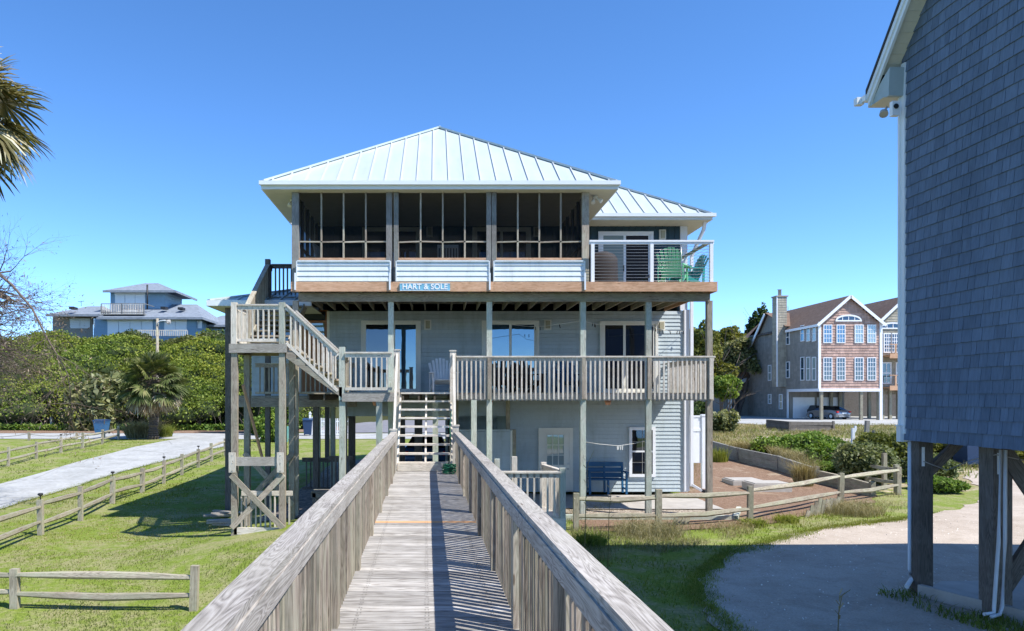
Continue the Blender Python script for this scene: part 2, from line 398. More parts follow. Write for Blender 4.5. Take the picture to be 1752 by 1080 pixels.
def shakes(m, p, u, L, z0, z1, exp=.18, wmin=.1, wmax=.26, clip=None, prof=.02):
    """shingle courses; clip(z) gives the (s0,s1) range along the wall at height z"""
    u = Vector((u[0], u[1], 0)); n = Vector((u.y, -u.x, 0)); p = Vector((p[0], p[1], 0)); z = z0; k = 0
    while z < z1-.01:
        t = min(z+exp, z1); s0, s1 = clip(t) if clip else (0, L); k += 1
        x = s0
        while x < s1-.01:
            w = min(random.uniform(wmin, wmax), s1-x)
            e = x+w-.007; pr = prof+random.uniform(-.003, .004); dz = random.uniform(0, .006)
            A = p+u*x; B = p+u*e; r = random.random()
            q = [A+n*pr+Vector((0, 0, z-dz)), B+n*pr+Vector((0, 0, z-dz)), B+n*.004+Vector((0, 0, t)), A+n*.004+Vector((0, 0, t))]
            m.face(q, None, r)
            m.face([A+Vector((0, 0, z-dz)), B+Vector((0, 0, z-dz)), q[1], q[0]], None, r)
            m.face([A+Vector((0, 0, z)), q[0], q[3]], None, r); m.face([B+Vector((0, 0, z)), q[2], q[1]], None, r)
            x += w
        if s1 > s0:
            A = p+u*s0+n*.002; B = p+u*s1+n*.002; m.face([A+Vector((0, 0, z)), B+Vector((0, 0, z)), B+Vector((0, 0, t)), A+Vector((0, 0, t))], None, 0)
        z = t
# ---------------------------------------------------------------- camera, light, sky
cam = bpy.data.cameras.new('camera'); co = bpy.data.objects.new('camera', cam); COL.objects.link(co)
co.location = (0, 0, EZ); co.rotation_euler = (R(90), 0, 0)
cam.sensor_width = 36; cam.lens = 36*F/1752; cam.shift_x = (876-CX)/1752; cam.shift_y = (CY-540)/1752
cam.clip_end = 8000; cam.clip_start = .05; S.camera = co
sd = Vector((-.62, .38, -1)).normalized()
sun = bpy.data.lights.new('sun', 'SUN'); sun.energy = 5.0; sun.angle = R(.5); sun.color = (1, .955, .89)
so = bpy.data.objects.new('sun', sun); COL.objects.link(so); so.rotation_euler = sd.to_track_quat('-Z', 'Y').to_euler(); so.location = (20, -10, 40)
W = bpy.data.worlds.new('World'); S.world = W; W.use_nodes = True
wn = W.node_tree.nodes; wl = W.node_tree.links; sk = wn.new('ShaderNodeTexSky'); sk.sky_type = 'NISHITA'; sk.sun_disc = False
sk.sun_elevation = math.asin(-sd.z); sk.sun_rotation = math.atan2(-sd.x, -sd.y); sk.altitude = 0; sk.air_density = .5; sk.dust_density = 0.; sk.ozone_density = 1.9
hs = wn.new('ShaderNodeHueSaturation'); hs.inputs['Saturation'].default_value = 1.2; hs.inputs['Value'].default_value = 1.95; hs.inputs['Hue'].default_value = .501
wl.new(sk.outputs[0], hs.inputs['Color']); wl.new(hs.outputs[0], wn['Background'].inputs[0]); wn['Background'].inputs[1].default_value = .125
S.view_settings.view_transform = 'Standard'; S.view_settings.look = 'None'; S.view_settings.exposure = 0.62; S.view_settings.gamma = 1
S.cycles.max_bounces = 6; S.cycles.transparent_max_bounces = 12

# ---------------------------------------------------------------- ground
def lines(segs):
    o = []
    for a, b, st in segs:
        x = a
        while x < b-1e-6: o.append(x); x += st
    o.append(segs[-1][1]); return o
xs = lines([(-3000, -600, 600), (-600, -100, 50), (-100, -40, 3), (-40, -16, 1), (-16, 16, .5), (16, 50, 1), (50, 130, 4), (130, 600, 50), (600, 3000, 600)])
ys = lines([(-3000, -600, 600), (-600, -60, 60), (-60, -4, 4), (-4, 40, .5), (40, 95, 1), (95, 130, 5), (130, 600, 50), (600, 3000, 600)])
nx, ny = len(xs), len(ys)
me = bpy.data.meshes.new('ground')
def gz(x, y): return G(x, y)+(.035*noise.noise(Vector((x*.45, y*.45, 0))) if abs(x) < 60 and 0 < y < 100 and not (-4 < x < 8 and 16 < y < 36) else 0)
me.from_pydata([(x, y, gz(x, y)) for y in ys for x in xs], [], [(j*nx+i, j*nx+i+1, (j+1)*nx+i+1, (j+1)*nx+i) for j in range(ny-1) for i in range(nx-1)])
me.polygons.foreach_set('use_smooth', [True]*len(me.polygons))
go = bpy.data.objects.new('ground', me); COL.objects.link(go); go['kind'] = 'structure'
t = NT('lawn_and_sand'); p = t.pos()
g1 = t.noise(p, 22., 5., .7); g2 = t.noise(p, .7, 5., .65); g3 = t.noise(p, 3.5, 4., .6)
grass = t.ramp(g1, [(.3, (.09, .135, .018)), (.55, (.185, .24, .04)), (.8, (.29, .32, .09))])
dry = t.ramp(g1, [(.3, (.20, .17, .08)), (.7, (.42, .37, .24))])
sep = t.N('SeparateXYZ', {0: p}); X, Y = sep.outputs[0], sep.outputs[1]
f = t.ramp(t.math('ADD', t.math('MULTIPLY', g2, .6), t.math('MULTIPLY', g3, .4)), [(.45, 0.), (.57, 1.)])
base = t.mix(t.math('MULTIPLY', f, .62), grass, dry)
# the dune behind the garden: sand, straw and low green
dune = t.ramp(t.math('ADD', t.math('MULTIPLY', g2, .5), t.math('MULTIPLY', g3, .5)), [(.36, (.14, .17, .05)), (.48, (.26, .22, .11)), (.6, (.42, .36, .26)), (.7, (.55, .49, .4))])
ff = t.math('MULTIPLY', t.math('SMOOTHSTEP' if False else 'GREATER_THAN', X, 8.5), t.math('GREATER_THAN', t.math('ADD', Y, t.math('MULTIPLY', g2, 6.)), 27.))
base = t.mix(ff, base, dune)
# forest floor on the hills
hf = t.math('GREATER_THAN', t.math('ADD', Y, t.math('MULTIPLY', g2, 3.)), 66.)
base = t.mix(t.math('MULTIPLY', hf, t.math('LESS_THAN', X, 14.)), base, (.05, .055, .022))
me.materials.append(t.finish(base, .95, t.bump(t.math('ADD', g1, g3), .6, .03), spec=.1))
def patch(name, poly, mat, dz=.018, step=.6, rough=.0, seed=0, struct=True):
    pts = []
    for i in range(len(poly)):
        a = Vector((*poly[i][:2], 0)); b = Vector((*poly[(i+1) % len(poly)][:2], 0)); L = (b-a).length; n = max(1, int(L/(.25 if rough else 1.)))
        for k in range(n):
            q = a.lerp(b, k/n)
            if rough: q += Vector((noise.noise(q*.9+Vector((seed, 0, 0))), noise.noise(q*.9+Vector((0, seed, 5))), 0))*rough+Vector((noise.noise(q*4), noise.noise(q*4+Vector((9, 9, 9))), 0))*rough*.35
            pts.append((q.x, q.y))
    nb = len(pts); x0 = min(p[0] for p in pts); x1 = max(p[0] for p in pts); y0 = min(p[1] for p in pts); y1 = max(p[1] for p in pts)
    v = [Vector(p) for p in pts]
    x = x0+step/2
    while x < x1:
        y = y0+step/2
        while y < y1: v.append(Vector((x+random.uniform(-.05, .05)*step, y+random.uniform(-.05, .05)*step))); y += step
        x += step
    vo, _, fo, _, _, _ = geometry.delaunay_2d_cdt(v, [(i, (i+1) % nb) for i in range(nb)], [], 1, 1e-4)
    me = bpy.data.meshes.new(name); me.from_pydata([(p.x, p.y, gz(p.x, p.y)+dz) for p in vo], [], [tuple(f) for f in fo]); me.materials.append(mat)
    me.polygons.foreach_set('use_smooth', [True]*len(me.polygons))
    import bmesh
    bm = bmesh.new(); bm.from_mesh(me)
    bmesh.ops.recalc_face_normals(bm, faces=bm.faces)
    if sum(f.normal.z for f in bm.faces) < 0: bmesh.ops.reverse_faces(bm, faces=bm.faces)
    bm.to_mesh(me); bm.free()
    o = bpy.data.objects.new(name, me); COL.objects.link(o)
    if struct: o['kind'] = 'structure'
    return o
def gpl(*pts): return [tuple(GP(*p)[:2]) for p in pts]
# pale concrete for the road and the drive
t = NT('pale_concrete_paving'); p = t.pos(); n1 = t.noise(p, 60., 3.); n2 = t.noise(p, .8, 6., .7); n3 = t.noise(p, 6., 4.)
c = t.ramp(n2, [(.3, (.34, .345, .33)), (.6, (.47, .475, .46))]); c = t.mix(.35, c, t.ramp(n1, [(.3, (.6, .6, .6)), (.7, (1.1, 1.1, 1.1))]), 'MULTIPLY')
ck = t.N('TexVoronoi', {'Vector': t.mapped(p, (.28, .22, .3)), 'Scale': 1., 'Randomness': .75}, feature='DISTANCE_TO_EDGE').outputs['Distance']
c = t.mix(.45, c, t.ramp(ck, [(.004, (.35, .33, .3)), (.012, (1., 1., 1.))]), 'MULTIPLY'); c = t.mix(.6, c, t.ramp(n3, [(.35, (.72, .7, .66)), (.6, (1., 1., 1.))]), 'MULTIPLY')
M['paving'] = t.finish(c, .9, t.bump(n1, .2, .005))
t = NT('shell_sand'); p = t.pos(); n1 = t.noise(p, 35., 4., .7); n2 = t.noise(p, .6, 5., .7); n3 = t.N('TexVoronoi', {'Vector': p, 'Scale': 26.}).outputs['Distance']
c = t.ramp(n2, [(.3, (.38, .32, .26)), (.55, (.47, .405, .34)), (.75, (.53, .465, .40))]); c = t.mix(.75, c, t.ramp(t.noise(p, 2.2, 6., .75, .6), [(.3, (.8, .78, .75)), (.5, (1., 1., 1.)), (.7, (1.08, 1.08, 1.08))]), 'MULTIPLY'); c = t.mix(.5, c, t.ramp(n1, [(.35, (.6, .58, .55)), (.6, (1.05, 1.05, 1.05))]), 'MULTIPLY')
c = t.mix(.6, c, t.ramp(n3, [(.05, (1.35, 1.35, 1.35)), (.13, (1., 1., 1.))]), 'MULTIPLY')
M['sand'] = t.finish(c, .95, t.bump(t.math('ADD', n1, n2), .5, .02), spec=.1)
t = NT('pine_straw_mulch'); p = t.pos(); n1 = t.noise(t.mapped(p, (9, 34, 10)), 1., 5., .75, .8); n2 = t.noise(p, .9, 4.); n3 = t.noise(p, 5., 5., .7)
c = t.ramp(n1, [(.3, (.08, .05, .034)), (.5, (.22, .14, .095)), (.7, (.38, .28, .205))]); c = t.mix(t.ramp(n2, [(.55, 0.), (.7, .7)]), c, t.ramp(n3, [(.4, (.24, .17, .12)), (.6, (.46, .38, .28))]))
M['mulch'] = t.finish(c, .95, t.bump(n1, .8, .03), spec=.1)
t = NT('pebble_gravel'); p = t.pos(); v = t.N('TexVoronoi', {'Vector': p, 'Scale': 22.}); c = t.ramp(t.N('SeparateColor', {0: v.outputs['Color']}).outputs[0], [(0., (.28, .22, .17)), (1., (.62, .54, .44))])
c = t.mix(.7, c, t.ramp(v.outputs['Distance'], [(.2, (1., 1., 1.)), (.6, (.35, .33, .3))]), 'MULTIPLY')
M['gravel'] = t.finish(c, .9, t.bump(v.outputs['Distance'], .8, .02))
t = NT('dark_gravel'); p = t.pos(); v = t.N('TexVoronoi', {'Vector': p, 'Scale': 14.}); c = t.ramp(t.N('SeparateColor', {0: v.outputs['Color']}).outputs[0], [(0., (.1, .085, .075)), (1., (.3, .26, .23))])
M['dgravel'] = t.finish(c, .95, t.bump(v.outputs['Distance'], .8, .02))
t = NT('grey_asphalt'); p = t.pos(); n = t.noise(p, 1.2, 6., .7); c = t.ramp(n, [(.3, (.16, .16, .175)), (.7, (.23, .23, .245))]); M['asphalt'] = t.finish(c, .9)

patch('road', [(-90, 51.3), (-30, 51), (-15, 50.5), (14, 51), (14, 58.5), (-90, 59)], M['paving'], .03, 2.)
patch('driveway', gpl((-200, 945), (0, 872), (110, 838), (210, 807), (300, 785), (345, 772), (388, 764), (405, 757), (400, 751), (318, 750), (296, 753), (220, 768), (110, 797), (0, 829), (-200, 890)), M['paving'], .022, .8)
patch('garden_bed', gpl((988, 908), (975, 880), (1178, 840), (1184, 800), (1200, 775), (1232, 782), (1325, 800), (1385, 815), (1440, 836), (1500, 848), (1490, 862), (1440, 870), (1380, 884), (1290, 900), (1130, 912)), M['mulch'], .025, .5, .18, 3)
patch('sand_driveway', [(3.9, 9.0), (4.15, 11.4), (4.7, 12.6)]+gpl((1245, 948), (1330, 925), (1400, 908), (1470, 900), (1560, 886), (1640, 872), (1685, 858), (1680, 838), (1652, 818), (1655, 808), (1700, 806), (1860, 800))+[(34, 18), (34, 1), (4.4, 1), (3.9, 5)], M['sand'], .02, .5, .34, 8)
patch('sand_path', gpl((1290, 762), (1300, 748), (1380, 752), (1470, 751), (1560, 753), (1560, 764), (1470, 762), (1380, 764)), M['sand'], .03, 1., .3, 1)
patch('parking_pad', [(28, 62), (70, 60), (75, 100), (30, 100), (24, 80)], M['paving'], .04, 2.)
patch('under_house_gravel', [(-4.6, 18.3), (2.2, 17.6), (2.2, 35), (-5.0, 35)], M['dgravel'], .022, .8, .15, 2)
patch('asphalt_drive', [(-10, 59.4), (8, 59.4), (12, 92), (-6.5, 92)], M['asphalt'], .05, 2.)
o = patch('patio', [(3.0, 19.6), (7.9, 19.6), (7.9, 22.4), (2.2, 22.4), (2.2, 19.6)], M['concrete'], .06, 1.)
patch('pebble_strip', [(3.3, 18.2), (7.6, 18.2), (8.3, 19.57), (3.0, 19.57)], M['gravel'], .04, .5)
m = MB(); m.box(-3000, 3000, -3000, -26, -1.5, -1.4)
t = NT('sea_water'); o = m.build('sea', t.finish((.03, .12, .16), .12, t.bump(t.noise(t.pos(), .4, 5.), .5, .4), spec=.5)); o['kind'] = 'structure'

# ---------------------------------------------------------------- boardwalk
SK = -.01387
bw = thing('boardwalk', 'weathered grey boardwalk with slatted side railings leading straight to the pale blue house', 'boardwalk', (SK*8, 8, 0))
DZ = 1.36; SY0 = 15.9
m = MB(); y = -1.4
while y < SY0-.05:
    xa, xb = SK*y-.76+random.uniform(-.01, .01), SK*y+.76+random.uniform(-.01, .01)
    if not 9.36 < y < 9.504: m.box(xa, xb, y, y+.135, DZ-.036+random.uniform(-.002, .002), DZ+random.uniform(-.002, .002), ax=0)
    else: yo = y
    m.cm = 1
    for xo in (-.52, -.5, 0, .02, .52, .5):
        for yo2 in (.035, .1):
            if y < 11: q_ = SK*y+xo+random.uniform(-.006, .006); y2 = y+yo2+random.uniform(-.004, .004); m.face([(q_-.005, y2-.005, DZ+.0035), (q_+.005, y2-.005, DZ+.0035), (q_+.005, y2+.005, DZ+.0035), (q_-.005, y2+.005, DZ+.0035)])
    m.cm = 0
    y += .1435
m.build('decking', [M['deck'], M['dark']], bw)
m = MB(); m.box(SK*yo-.76, SK*yo+.76, yo, yo+.137, DZ-.036, DZ+.002, ax=0); m.build('orange_plank', M['newboard'], bw)['label'] = 'newer orange plank'
m = MB()
for xo in (-.7, 0, .7): m.beam((xo+SK*-1.4, -1.4, DZ-.14), (xo+SK*SY0, SY0-.05, DZ-.14), .045, .19)
m.build('joist', M['wood'], bw)
for i in range(7):
    yy = .4+i*2.4
    for sx in (-1, 1):
        m = MB(); x = SK*yy+sx*.66; m.box(x-.05, x+.05, yy-.05, yy+.05, gz(x, yy)-.3, DZ-.04); m.build('piling', M['green'], bw)
CAPT = DZ+.90
def CZ(y): return 2.297-.062*max(0, y)/SY0
rest = MB(); nb = 0
for sx in (-1, 1):
    m = MB(); a = -1.4
    wob = [0]+[random.uniform(-.008, .008) for _ in range(9)]
    k = 0
    while a < SY0-.1:
        b = min(a+3.05+random.uniform(-.4, .3), SY0-.05)
        z0 = CZ(a)-.02+wob[k % 10]; z1 = CZ(b)-.02+wob[(k+1) % 10]; k += 1
        m.beam((SK*a+sx*.692, a+.003, z0), (SK*b+sx*.692, b-.003, z1), .125, .04)
        m.beam((SK*a+sx*.637, a+.003, z0-.071), (SK*b+sx*.637, b-.003, z1-.071), .036, .10)
        a = b
    rl = m.build('railing', M['rail'], bw)
    yy = .04
    while yy < 14.95:
        x = SK*yy+sx*.71
        m = MB(); m.box(x-.045, x+.045, yy-.046, yy+.046, DZ-.16, CZ(yy)-.05+random.uniform(-.015, 0), r=random.random()); 
        m2 = MB(); x2 = SK*yy+sx*.641; m2.box(x2-.019, x2+.019, yy-.068, yy+.068, DZ-.01, CZ(yy)-.15+random.uniform(-.005, .0))
        m.build('post', M['wood'], rl); m2.build('post_board', M['wood'], rl)
        yy += 1.7
    yy = -1.3; me = None
    while yy < SY0-.1:
        x = SK*yy+sx*.678; h = CZ(yy)-.05-DZ+.06+random.uniform(-.012, .004)
        if 2.0 < yy < 6.9 and nb < 100:
            nb += 1; me = baluster_mesh(.041, .92, M['picket']); link('baluster', me, rl, Vector((x, yy, DZ-.06))-ORG['boardwalk'], (random.uniform(-.02, .02), random.uniform(-.012, .012), random.uniform(-.1, .1)))
        else: rest.box(x-.02, x+.02, yy-.02, yy+.021, DZ-.06, DZ-.06+h)
        yy += .0985
rest.build('baluster_row', M['picket'], bw, kind='stuff')
# side landing on the right, towards the patio
sl = thing('side_landing', 'small side landing with white slatted railing and greenish post right of the boardwalk', 'landing', (1.7, 14.5, 0))
m = MB()
for i in range(9): m.box(.65, 2.54, 14.0+i*.145, 14.14+i*.145, .64, .68, ax=0)
m.build('floor', M['white'], sl)
m = MB(); m.box(.7, 2.54, 13.94, 13.98, .43, .64); m.box(2.5, 2.54, 13.98, 15.3, .43, .64); m.build('rim_board', M['white'], sl)
for (x, yy, c, top) in ((2.48, 14.0, 'green', 1.62), (1.28, 14.9, 'green', 1.72), (2.3, 15.25, 'white', 1.62), (1.68, 15.25, 'white', 1.74)):
    m = MB(); m.box(x-.055, x+.055, yy-.055, yy+.055, gz(x, yy)-.1, top, r=.3); m.build('post', M[c], sl)
railing(sl, (.75, 13.99, .68), (2.45, 13.99, .68), .88, .125, .035, 'white', 'white', .0, capw=.1)
railing(sl, (2.48, 14.05, .68), (2.3, 15.2, .68), .9, .125, .035, 'white', 'white', .0, capw=.1)

# ---------------------------------------------------------------- steps up from the boardwalk
st = thing('deck_steps', 'bleached open-riser wooden steps with white newel posts between boardwalk and middle deck', 'steps', (SK*15-.02, SY0, DZ))
cxs = SK*16-.02; MZ = 3.12
for i in range(9):
    z = DZ+(MZ-DZ)/9*(i+1); yy = SY0+.165*i
    m = MB(); m.box(cxs-.585, cxs+.60, yy, yy+.11, z-.04, z, ax=0); m.box(cxs-.585, cxs+.60, yy+.115, yy+.225, z-.04, z, ax=0)
    m.build('tread', M['white'], st)
for xx in (-.60, .02, .62):
    m = MB(); m.beam((cxs+xx, SY0+.06, DZ-.0), (cxs+xx, SY0+1.5, MZ-.11), .04, .2); m.build('stringer', M['white'], st)
m = MB(); m.box(cxs-.6, cxs+.6, SY0-.035, SY0, DZ+.01, DZ+.15, ax=0); m.build('riser', M['white'], st)
for px0, yy, z1, nm in ((-.685, SY0+1.3, MZ+1.0, 'newel_post'), (.66, SY0+1.3, MZ+.98, 'newel_post'), (-.69, SY0-.02, 2.27, 'newel_post'), (.69, SY0-.02, 2.36, 'newel_post')):
    x = cxs+px0; m = MB(); m.box(x-.07, x+.07, yy-.05, yy+.05, DZ-.2 if yy > 16 else DZ-.2, z1, r=.8); m.box(x-.085, x+.085, yy-.065, yy+.065, z1, z1+.03, r=.7); m.build(nm, M['white'], st)
for sx in (-1, 1):
    m = MB(); m.beam((cxs+sx*.675, SY0+.03, CAPT-.02), (cxs+sx*.675, SY0+1.26, MZ+.9), .05, .09); m.build('hand_rail', M['white'], st)
for i in range(1, 12):
    tt = i/12; x = cxs+.675; yy = SY0+.05+1.2*tt; z = DZ+.1+1.7*tt
    m = MB(); m.box(x-.02, x+.02, yy-.02, yy+.02, z-.1, z+.72); m.build('baluster', M['white'], st)
# hose hanging on the right newel and coiled on the boards
m = MB(); hx = cxs+.56
pts = [(hx+.03, SY0-.1, 2.7), (hx, SY0-.12, 2.35), (hx+.02, SY0-.12, 1.95), (hx-.01, SY0-.14, 1.6), (hx-.1, SY0-.2, 1.41)]
m.tube(pts, .012, 6)
for k in range(9):
    rr = .13+.02*random.random(); cx_, cy_ = hx-.02+random.uniform(-.03, .03), SY0-.5+random.uniform(-.05, .05)
    m.tube([(cx_+rr*math.cos(a), cy_+rr*.9*math.sin(a), DZ+.02+k*.02+random.uniform(0, .02)) for a in [j*.5 for j in range(14)]], .011, 5)
tag(m.build('garden_hose', M['greenhose']), 'dark green garden hose coiled at the foot of the steps', 'hose')

# ---------------------------------------------------------------- stair tower on the left
tw = thing('stair_tower', 'tall weathered stair tower with cross-braced posts and railed top landing', 'stair tower', (-4.2, 17.4, -.2))
LZ = 4.27
for (x, yy, zt, c) in ((-4.75, 16.97, LZ+.97, 'white'), (-3.62, 16.97, LZ+.97, 'green'), (-4.75, 18.1, LZ+.97, 'wood'), (-3.62, 18.1, LZ, 'wood')):
    m = MB(); g = gz(x, yy)-.2; m.box(x-.07, x+.07, yy-.07, yy+.07, g, LZ-.2, r=random.random(), ax=2); m.build('post', M['wood'], tw)
    if zt > LZ:
        m = MB(); m.box(x-.065, x+.065, yy-.1, yy+.03, LZ-.02, zt, r=.5); m.build('rail_post', M[c], tw)
m = MB()
for k in range(9): m.box(-4.85, -3.52, 16.92+k*.142, 17.055+k*.142, LZ-.04, LZ, ax=0)
m.build('landing_floor', M['wood'], tw)
m = MB(); m.box(-4.86, -3.5, 16.86, 16.9, LZ-.22, LZ-.01, ax=0); m.build('rim_board', M['rail'], tw)
m = MB(); m.box(-4.86, -4.82, 16.9, 18.2, LZ-.22, LZ-.04); m.box(-3.55, -3.51, 16.9, 18.2, LZ-.22, LZ-.04); m.box(-4.82, -3.55, 18.16, 18.2, LZ-.22, LZ-.04); m.build('rim_board', M['wood'], tw)
railing(tw, (-4.7, 16.93, LZ), (-3.68, 16.93, LZ), .93, .125, .036, 'white', 'white', -.06, capw=.1, bot=True)
railing(tw, (-4.75, 17.05, LZ), (-4.75, 18.05, LZ), .93, .125, .036, 'white', 'white', -.06, capw=.1, bot=True)
zc = lambda py: 3+(CY-py)*16.9/F
m = MB(); m.box(-4.7, -3.67, 16.85, 16.9, zc(797), zc(782), ax=0); m.build('cross_beam', M['rail'], tw)
for x in (-4.76, -3.63):
    m = MB(); m.box(x-.09, x+.07, 16.81, 16.85, zc(808), zc(774), ax=2, r=.9)
    for j in range(3): m.tube([(x, 16.81, zc(778+13*j)), (x, 16.795, zc(778+13*j))], .012, 6)
    m.build('splice_plate', M['white'], tw)
m = MB(); m.beam((-4.8, 16.83, zc(812)), (-3.58, 16.83, zc(903)), .04, .13); m.build('brace', M['wood'], tw)
m = MB(); m.beam((-3.58, 16.88, zc(812)), (-4.8, 16.88, zc(903)), .04, .13); m.build('brace', M['wood'], tw)
m = MB(); m.beam((-4.8, 18.0, 1.6), (-3.58, 18.0, .3), .04, .13); m.beam((-4.8, 17.98, .3), (-3.58, 17.98, 1.6), .04, .13); m.build('brace', M['wood'], tw)
m = MB(); m.beam((-4.62, 17.2, 3.3), (-4.3, 18.0, 1.3), .04, .07); m.build('diagonal_pole', M['fascia'], tw)
m = MB(); m.box(-4.75, -3.6, 16.9, 16.95, zc(915), zc(903), ax=0); m.build('bottom_board', M['white'], tw)
m = MB(); m.box(-4.68, -3.45, 17.28, 17.33, .63, .74, ax=0); m.build('back_rail', M['white'], tw)
for k in range(11):
    m = MB(); x = -4.68+k*.115; m.box(x-.018, x+.018, 17.29, 17.326, -.25, .63); m.build('picket', M['white'], tw)
# lower flight: landing down to the middle deck
n = 6; x0 = -3.5; x1 = -2.2
for i in range(n):
    x = x0+(x1-x0)*i/n; z = LZ-(LZ-MZ)*(i+1)/(n+1)
    m = MB(); m.box(x-.02, x+.26, 16.93, 18.08, z-.04, z, ax=1); m.build('tread', M['wood'], tw)
for yy, c in ((16.91, 'wood'), (18.1, 'wood')):
    m = MB(); a = []; N_ = n
    low = [(x0-.02, LZ-.42), (x1+.05, MZ-.28)]
    poly = [(x0-.02, LZ-.34), (x1+.12, MZ-.22), (x1+.12, MZ-.1)]
    for i in range(n, 0, -1):
        xx = x0+(x1-x0)*i/n; zz = LZ-(LZ-MZ)*(i+1)/(n+1)
        poly += [(xx+.02, zz-.04), (xx-.0, zz+(LZ-MZ)/(n+1)-.04)] if False else [(xx, LZ-(LZ-MZ)*(i+1)/(n+1)-.04), (xx, LZ-(LZ-MZ)*(i)/(n+1)-.04)]
    poly += [(x0-.02, LZ-.2)]
    m.prism(poly, yy-.02, yy+.02); m.build('stringer', M[c], tw)
railing(tw, (-3.52, 16.9, LZ-.02), (-2.3, 16.9, MZ+.0), .95, .11, .036, 'white', 'white', -.0, capw=.11, bot=True, lo=.03)
railing(tw, (-3.52, 18.1, LZ-.02), (-2.3, 18.1, MZ+.0), .95, .11, .036, 'white', 'white', -.0, capw=.11, bot=True, lo=.03)
# upper flight: landing up to the porch level, rising away from the camera
UZ = 5.95
for i in range(9):
    yy = 18.2+i*.31; z = LZ+(UZ-LZ)*(i+1)/10
    m = MB(); m.box(-4.78, -3.78, yy, yy+.3, z-.04, z, ax=0); m.build('tread', M['wood'], tw)
for x in (-4.8, -3.76):
    m = MB(); m.beam((x, 18.15, LZ-.05), (x, 21.05, UZ-.12), .04, .26); m.build('stringer', M['wood'], tw)
railing(tw, (-4.8, 18.15, LZ+.02), (-4.92, 21.05, UZ), .98, .1, .04, 'wood', 'wood', .1, capw=.13)
m = MB(); m.box(-4.99, -4.85, 20.98, 21.12, -.2, UZ+1.1, ax=2); m.build('post', M['dark'], tw)
m = MB(); m.box(-4.99, -3.72, 21.03, 21.07, UZ-.25, UZ-.02, ax=0); m.build('rim_board', M['greywood'], tw)
m = MB()
for k in range(14): m.box(-4.98+k*.09, -4.9+k*.09, 21.07, 23.3, UZ-.02, UZ+.01, ax=1)
m.build('landing_floor', M['wood'], tw)
railing(tw, (-4.95, 21.65, UZ), (-3.75, 21.65, UZ), 1.07, .115, .04, 'dark', 'dark', .05, capw=.13)
railing(tw, (-4.93, 21.1, UZ), (-4.93, 21.6, UZ), .98, .115, .04, 'dark', 'dark', .05, capw=.13)
# ---------------------------------------------------------------- main house
YF = 18.6; YW = 22.3; YB = 34.0; XR = 7.72; XL = -3.35; UF = 5.93; EV = 8.5
H = thing('beach_house', 'three-storey pale blue beach house with white metal roof and screened porch', 'house', (2, 22, 0))
# walls
m = MB(); siding(m, (2.2, YW), (1, 0), XR-2.2, .06, 2.95); siding(m, (XR, YW), (0, 1), YB-YW, .06, 2.95); siding(m, (2.2, YB), (0, -1), YB-YW, .06, 2.95); siding(m, (XR, YB), (-1, 0), XR-2.2, .06, 2.95)
m.build('lower_wall', M['siding'], H)
m = MB(); siding(m, (-2.85, YW), (1, 0), 5.05, 2.42, 2.95); m.build('header_wall', M['siding'], H)
m = MB(); siding(m, (XL, YW), (1, 0), XR-XL, 2.97, 5.68); siding(m, (XR, YW), (0, 1), YB-YW, 2.97, 5.68); siding(m, (XL, YB), (0, -1), YB-YW, 2.97, 5.68); siding(m, (XR, YB), (-1, 0), XR-XL, 2.97, 5.68)
m.build('middle_wall', M['siding'], H)
m = MB(); zt = 8.36
m.box(XL-.3, 3.7, YW-.02, YW+.12, UF, zt, r=.1); m.box(3.7, 7.62, YW-.02, YW+.12, UF, zt, r=.1); m.box(XR-.14, XR-.02, YW+.12, YB, UF-.25, zt, r=.3); m.box(XL-.3, XR-.02, YB-.14, YB, UF-.25, zt, r=.3); m.box(XL-.3, XL-.16, YW+.12, YB-.14, UF-.25, zt, r=.3)
x = XL-.2
while x < 7.55: m.box(x-.016, x+.016, YW-.045, YW-.021, UF, zt-.002); x += .2
m.build('upper_wall', M['bb'], H)
m = MB(); m.box(7.6, 7.82, YW-.06, YW-.005, 5.7, 8.35, ax=2); m.box(XR-.01, XR+.14, YW-.03, YW+.12, .06, 5.7, ax=2); m.box(XR+.0, XR+.16, YW-.08, YW-.031, .1, 5.72, ax=2); m.build('corner_board', M['vinyl'], H)
m = MB(); m.box(XL-.02, XL+.06, YW-.03, YW+.1, 2.97, 5.68, ax=2); m.box(-2.93, -2.83, YW-.03, YW+.1, 2.42, 2.95, ax=2); m.build('corner_board', M['trim'], H)
# downspout on the right corner
m = MB(); dx = 7.93; m.box(dx-.045, dx+.045, YW-.15, YW-.08, .25, 7.4, ax=2); m.beam((dx, YW-.115, 7.38), (8.17, YW-.45, 8.1), .09, .07); m.beam((8.17, YW-.45, 8.08), (8.17, YW-.6, 8.35), .09, .07); m.beam((dx, YW-.115, .3), (dx+.28, YW-.22, .12), .09, .07)
m.build('downspout', M['vinyl'], H)
m = MB(); m.beam((dx+.26, YW-.2, .13), (dx+.5, YW-.3, .07), .11, .09); m.build('drain_pipe', M['black'], H)
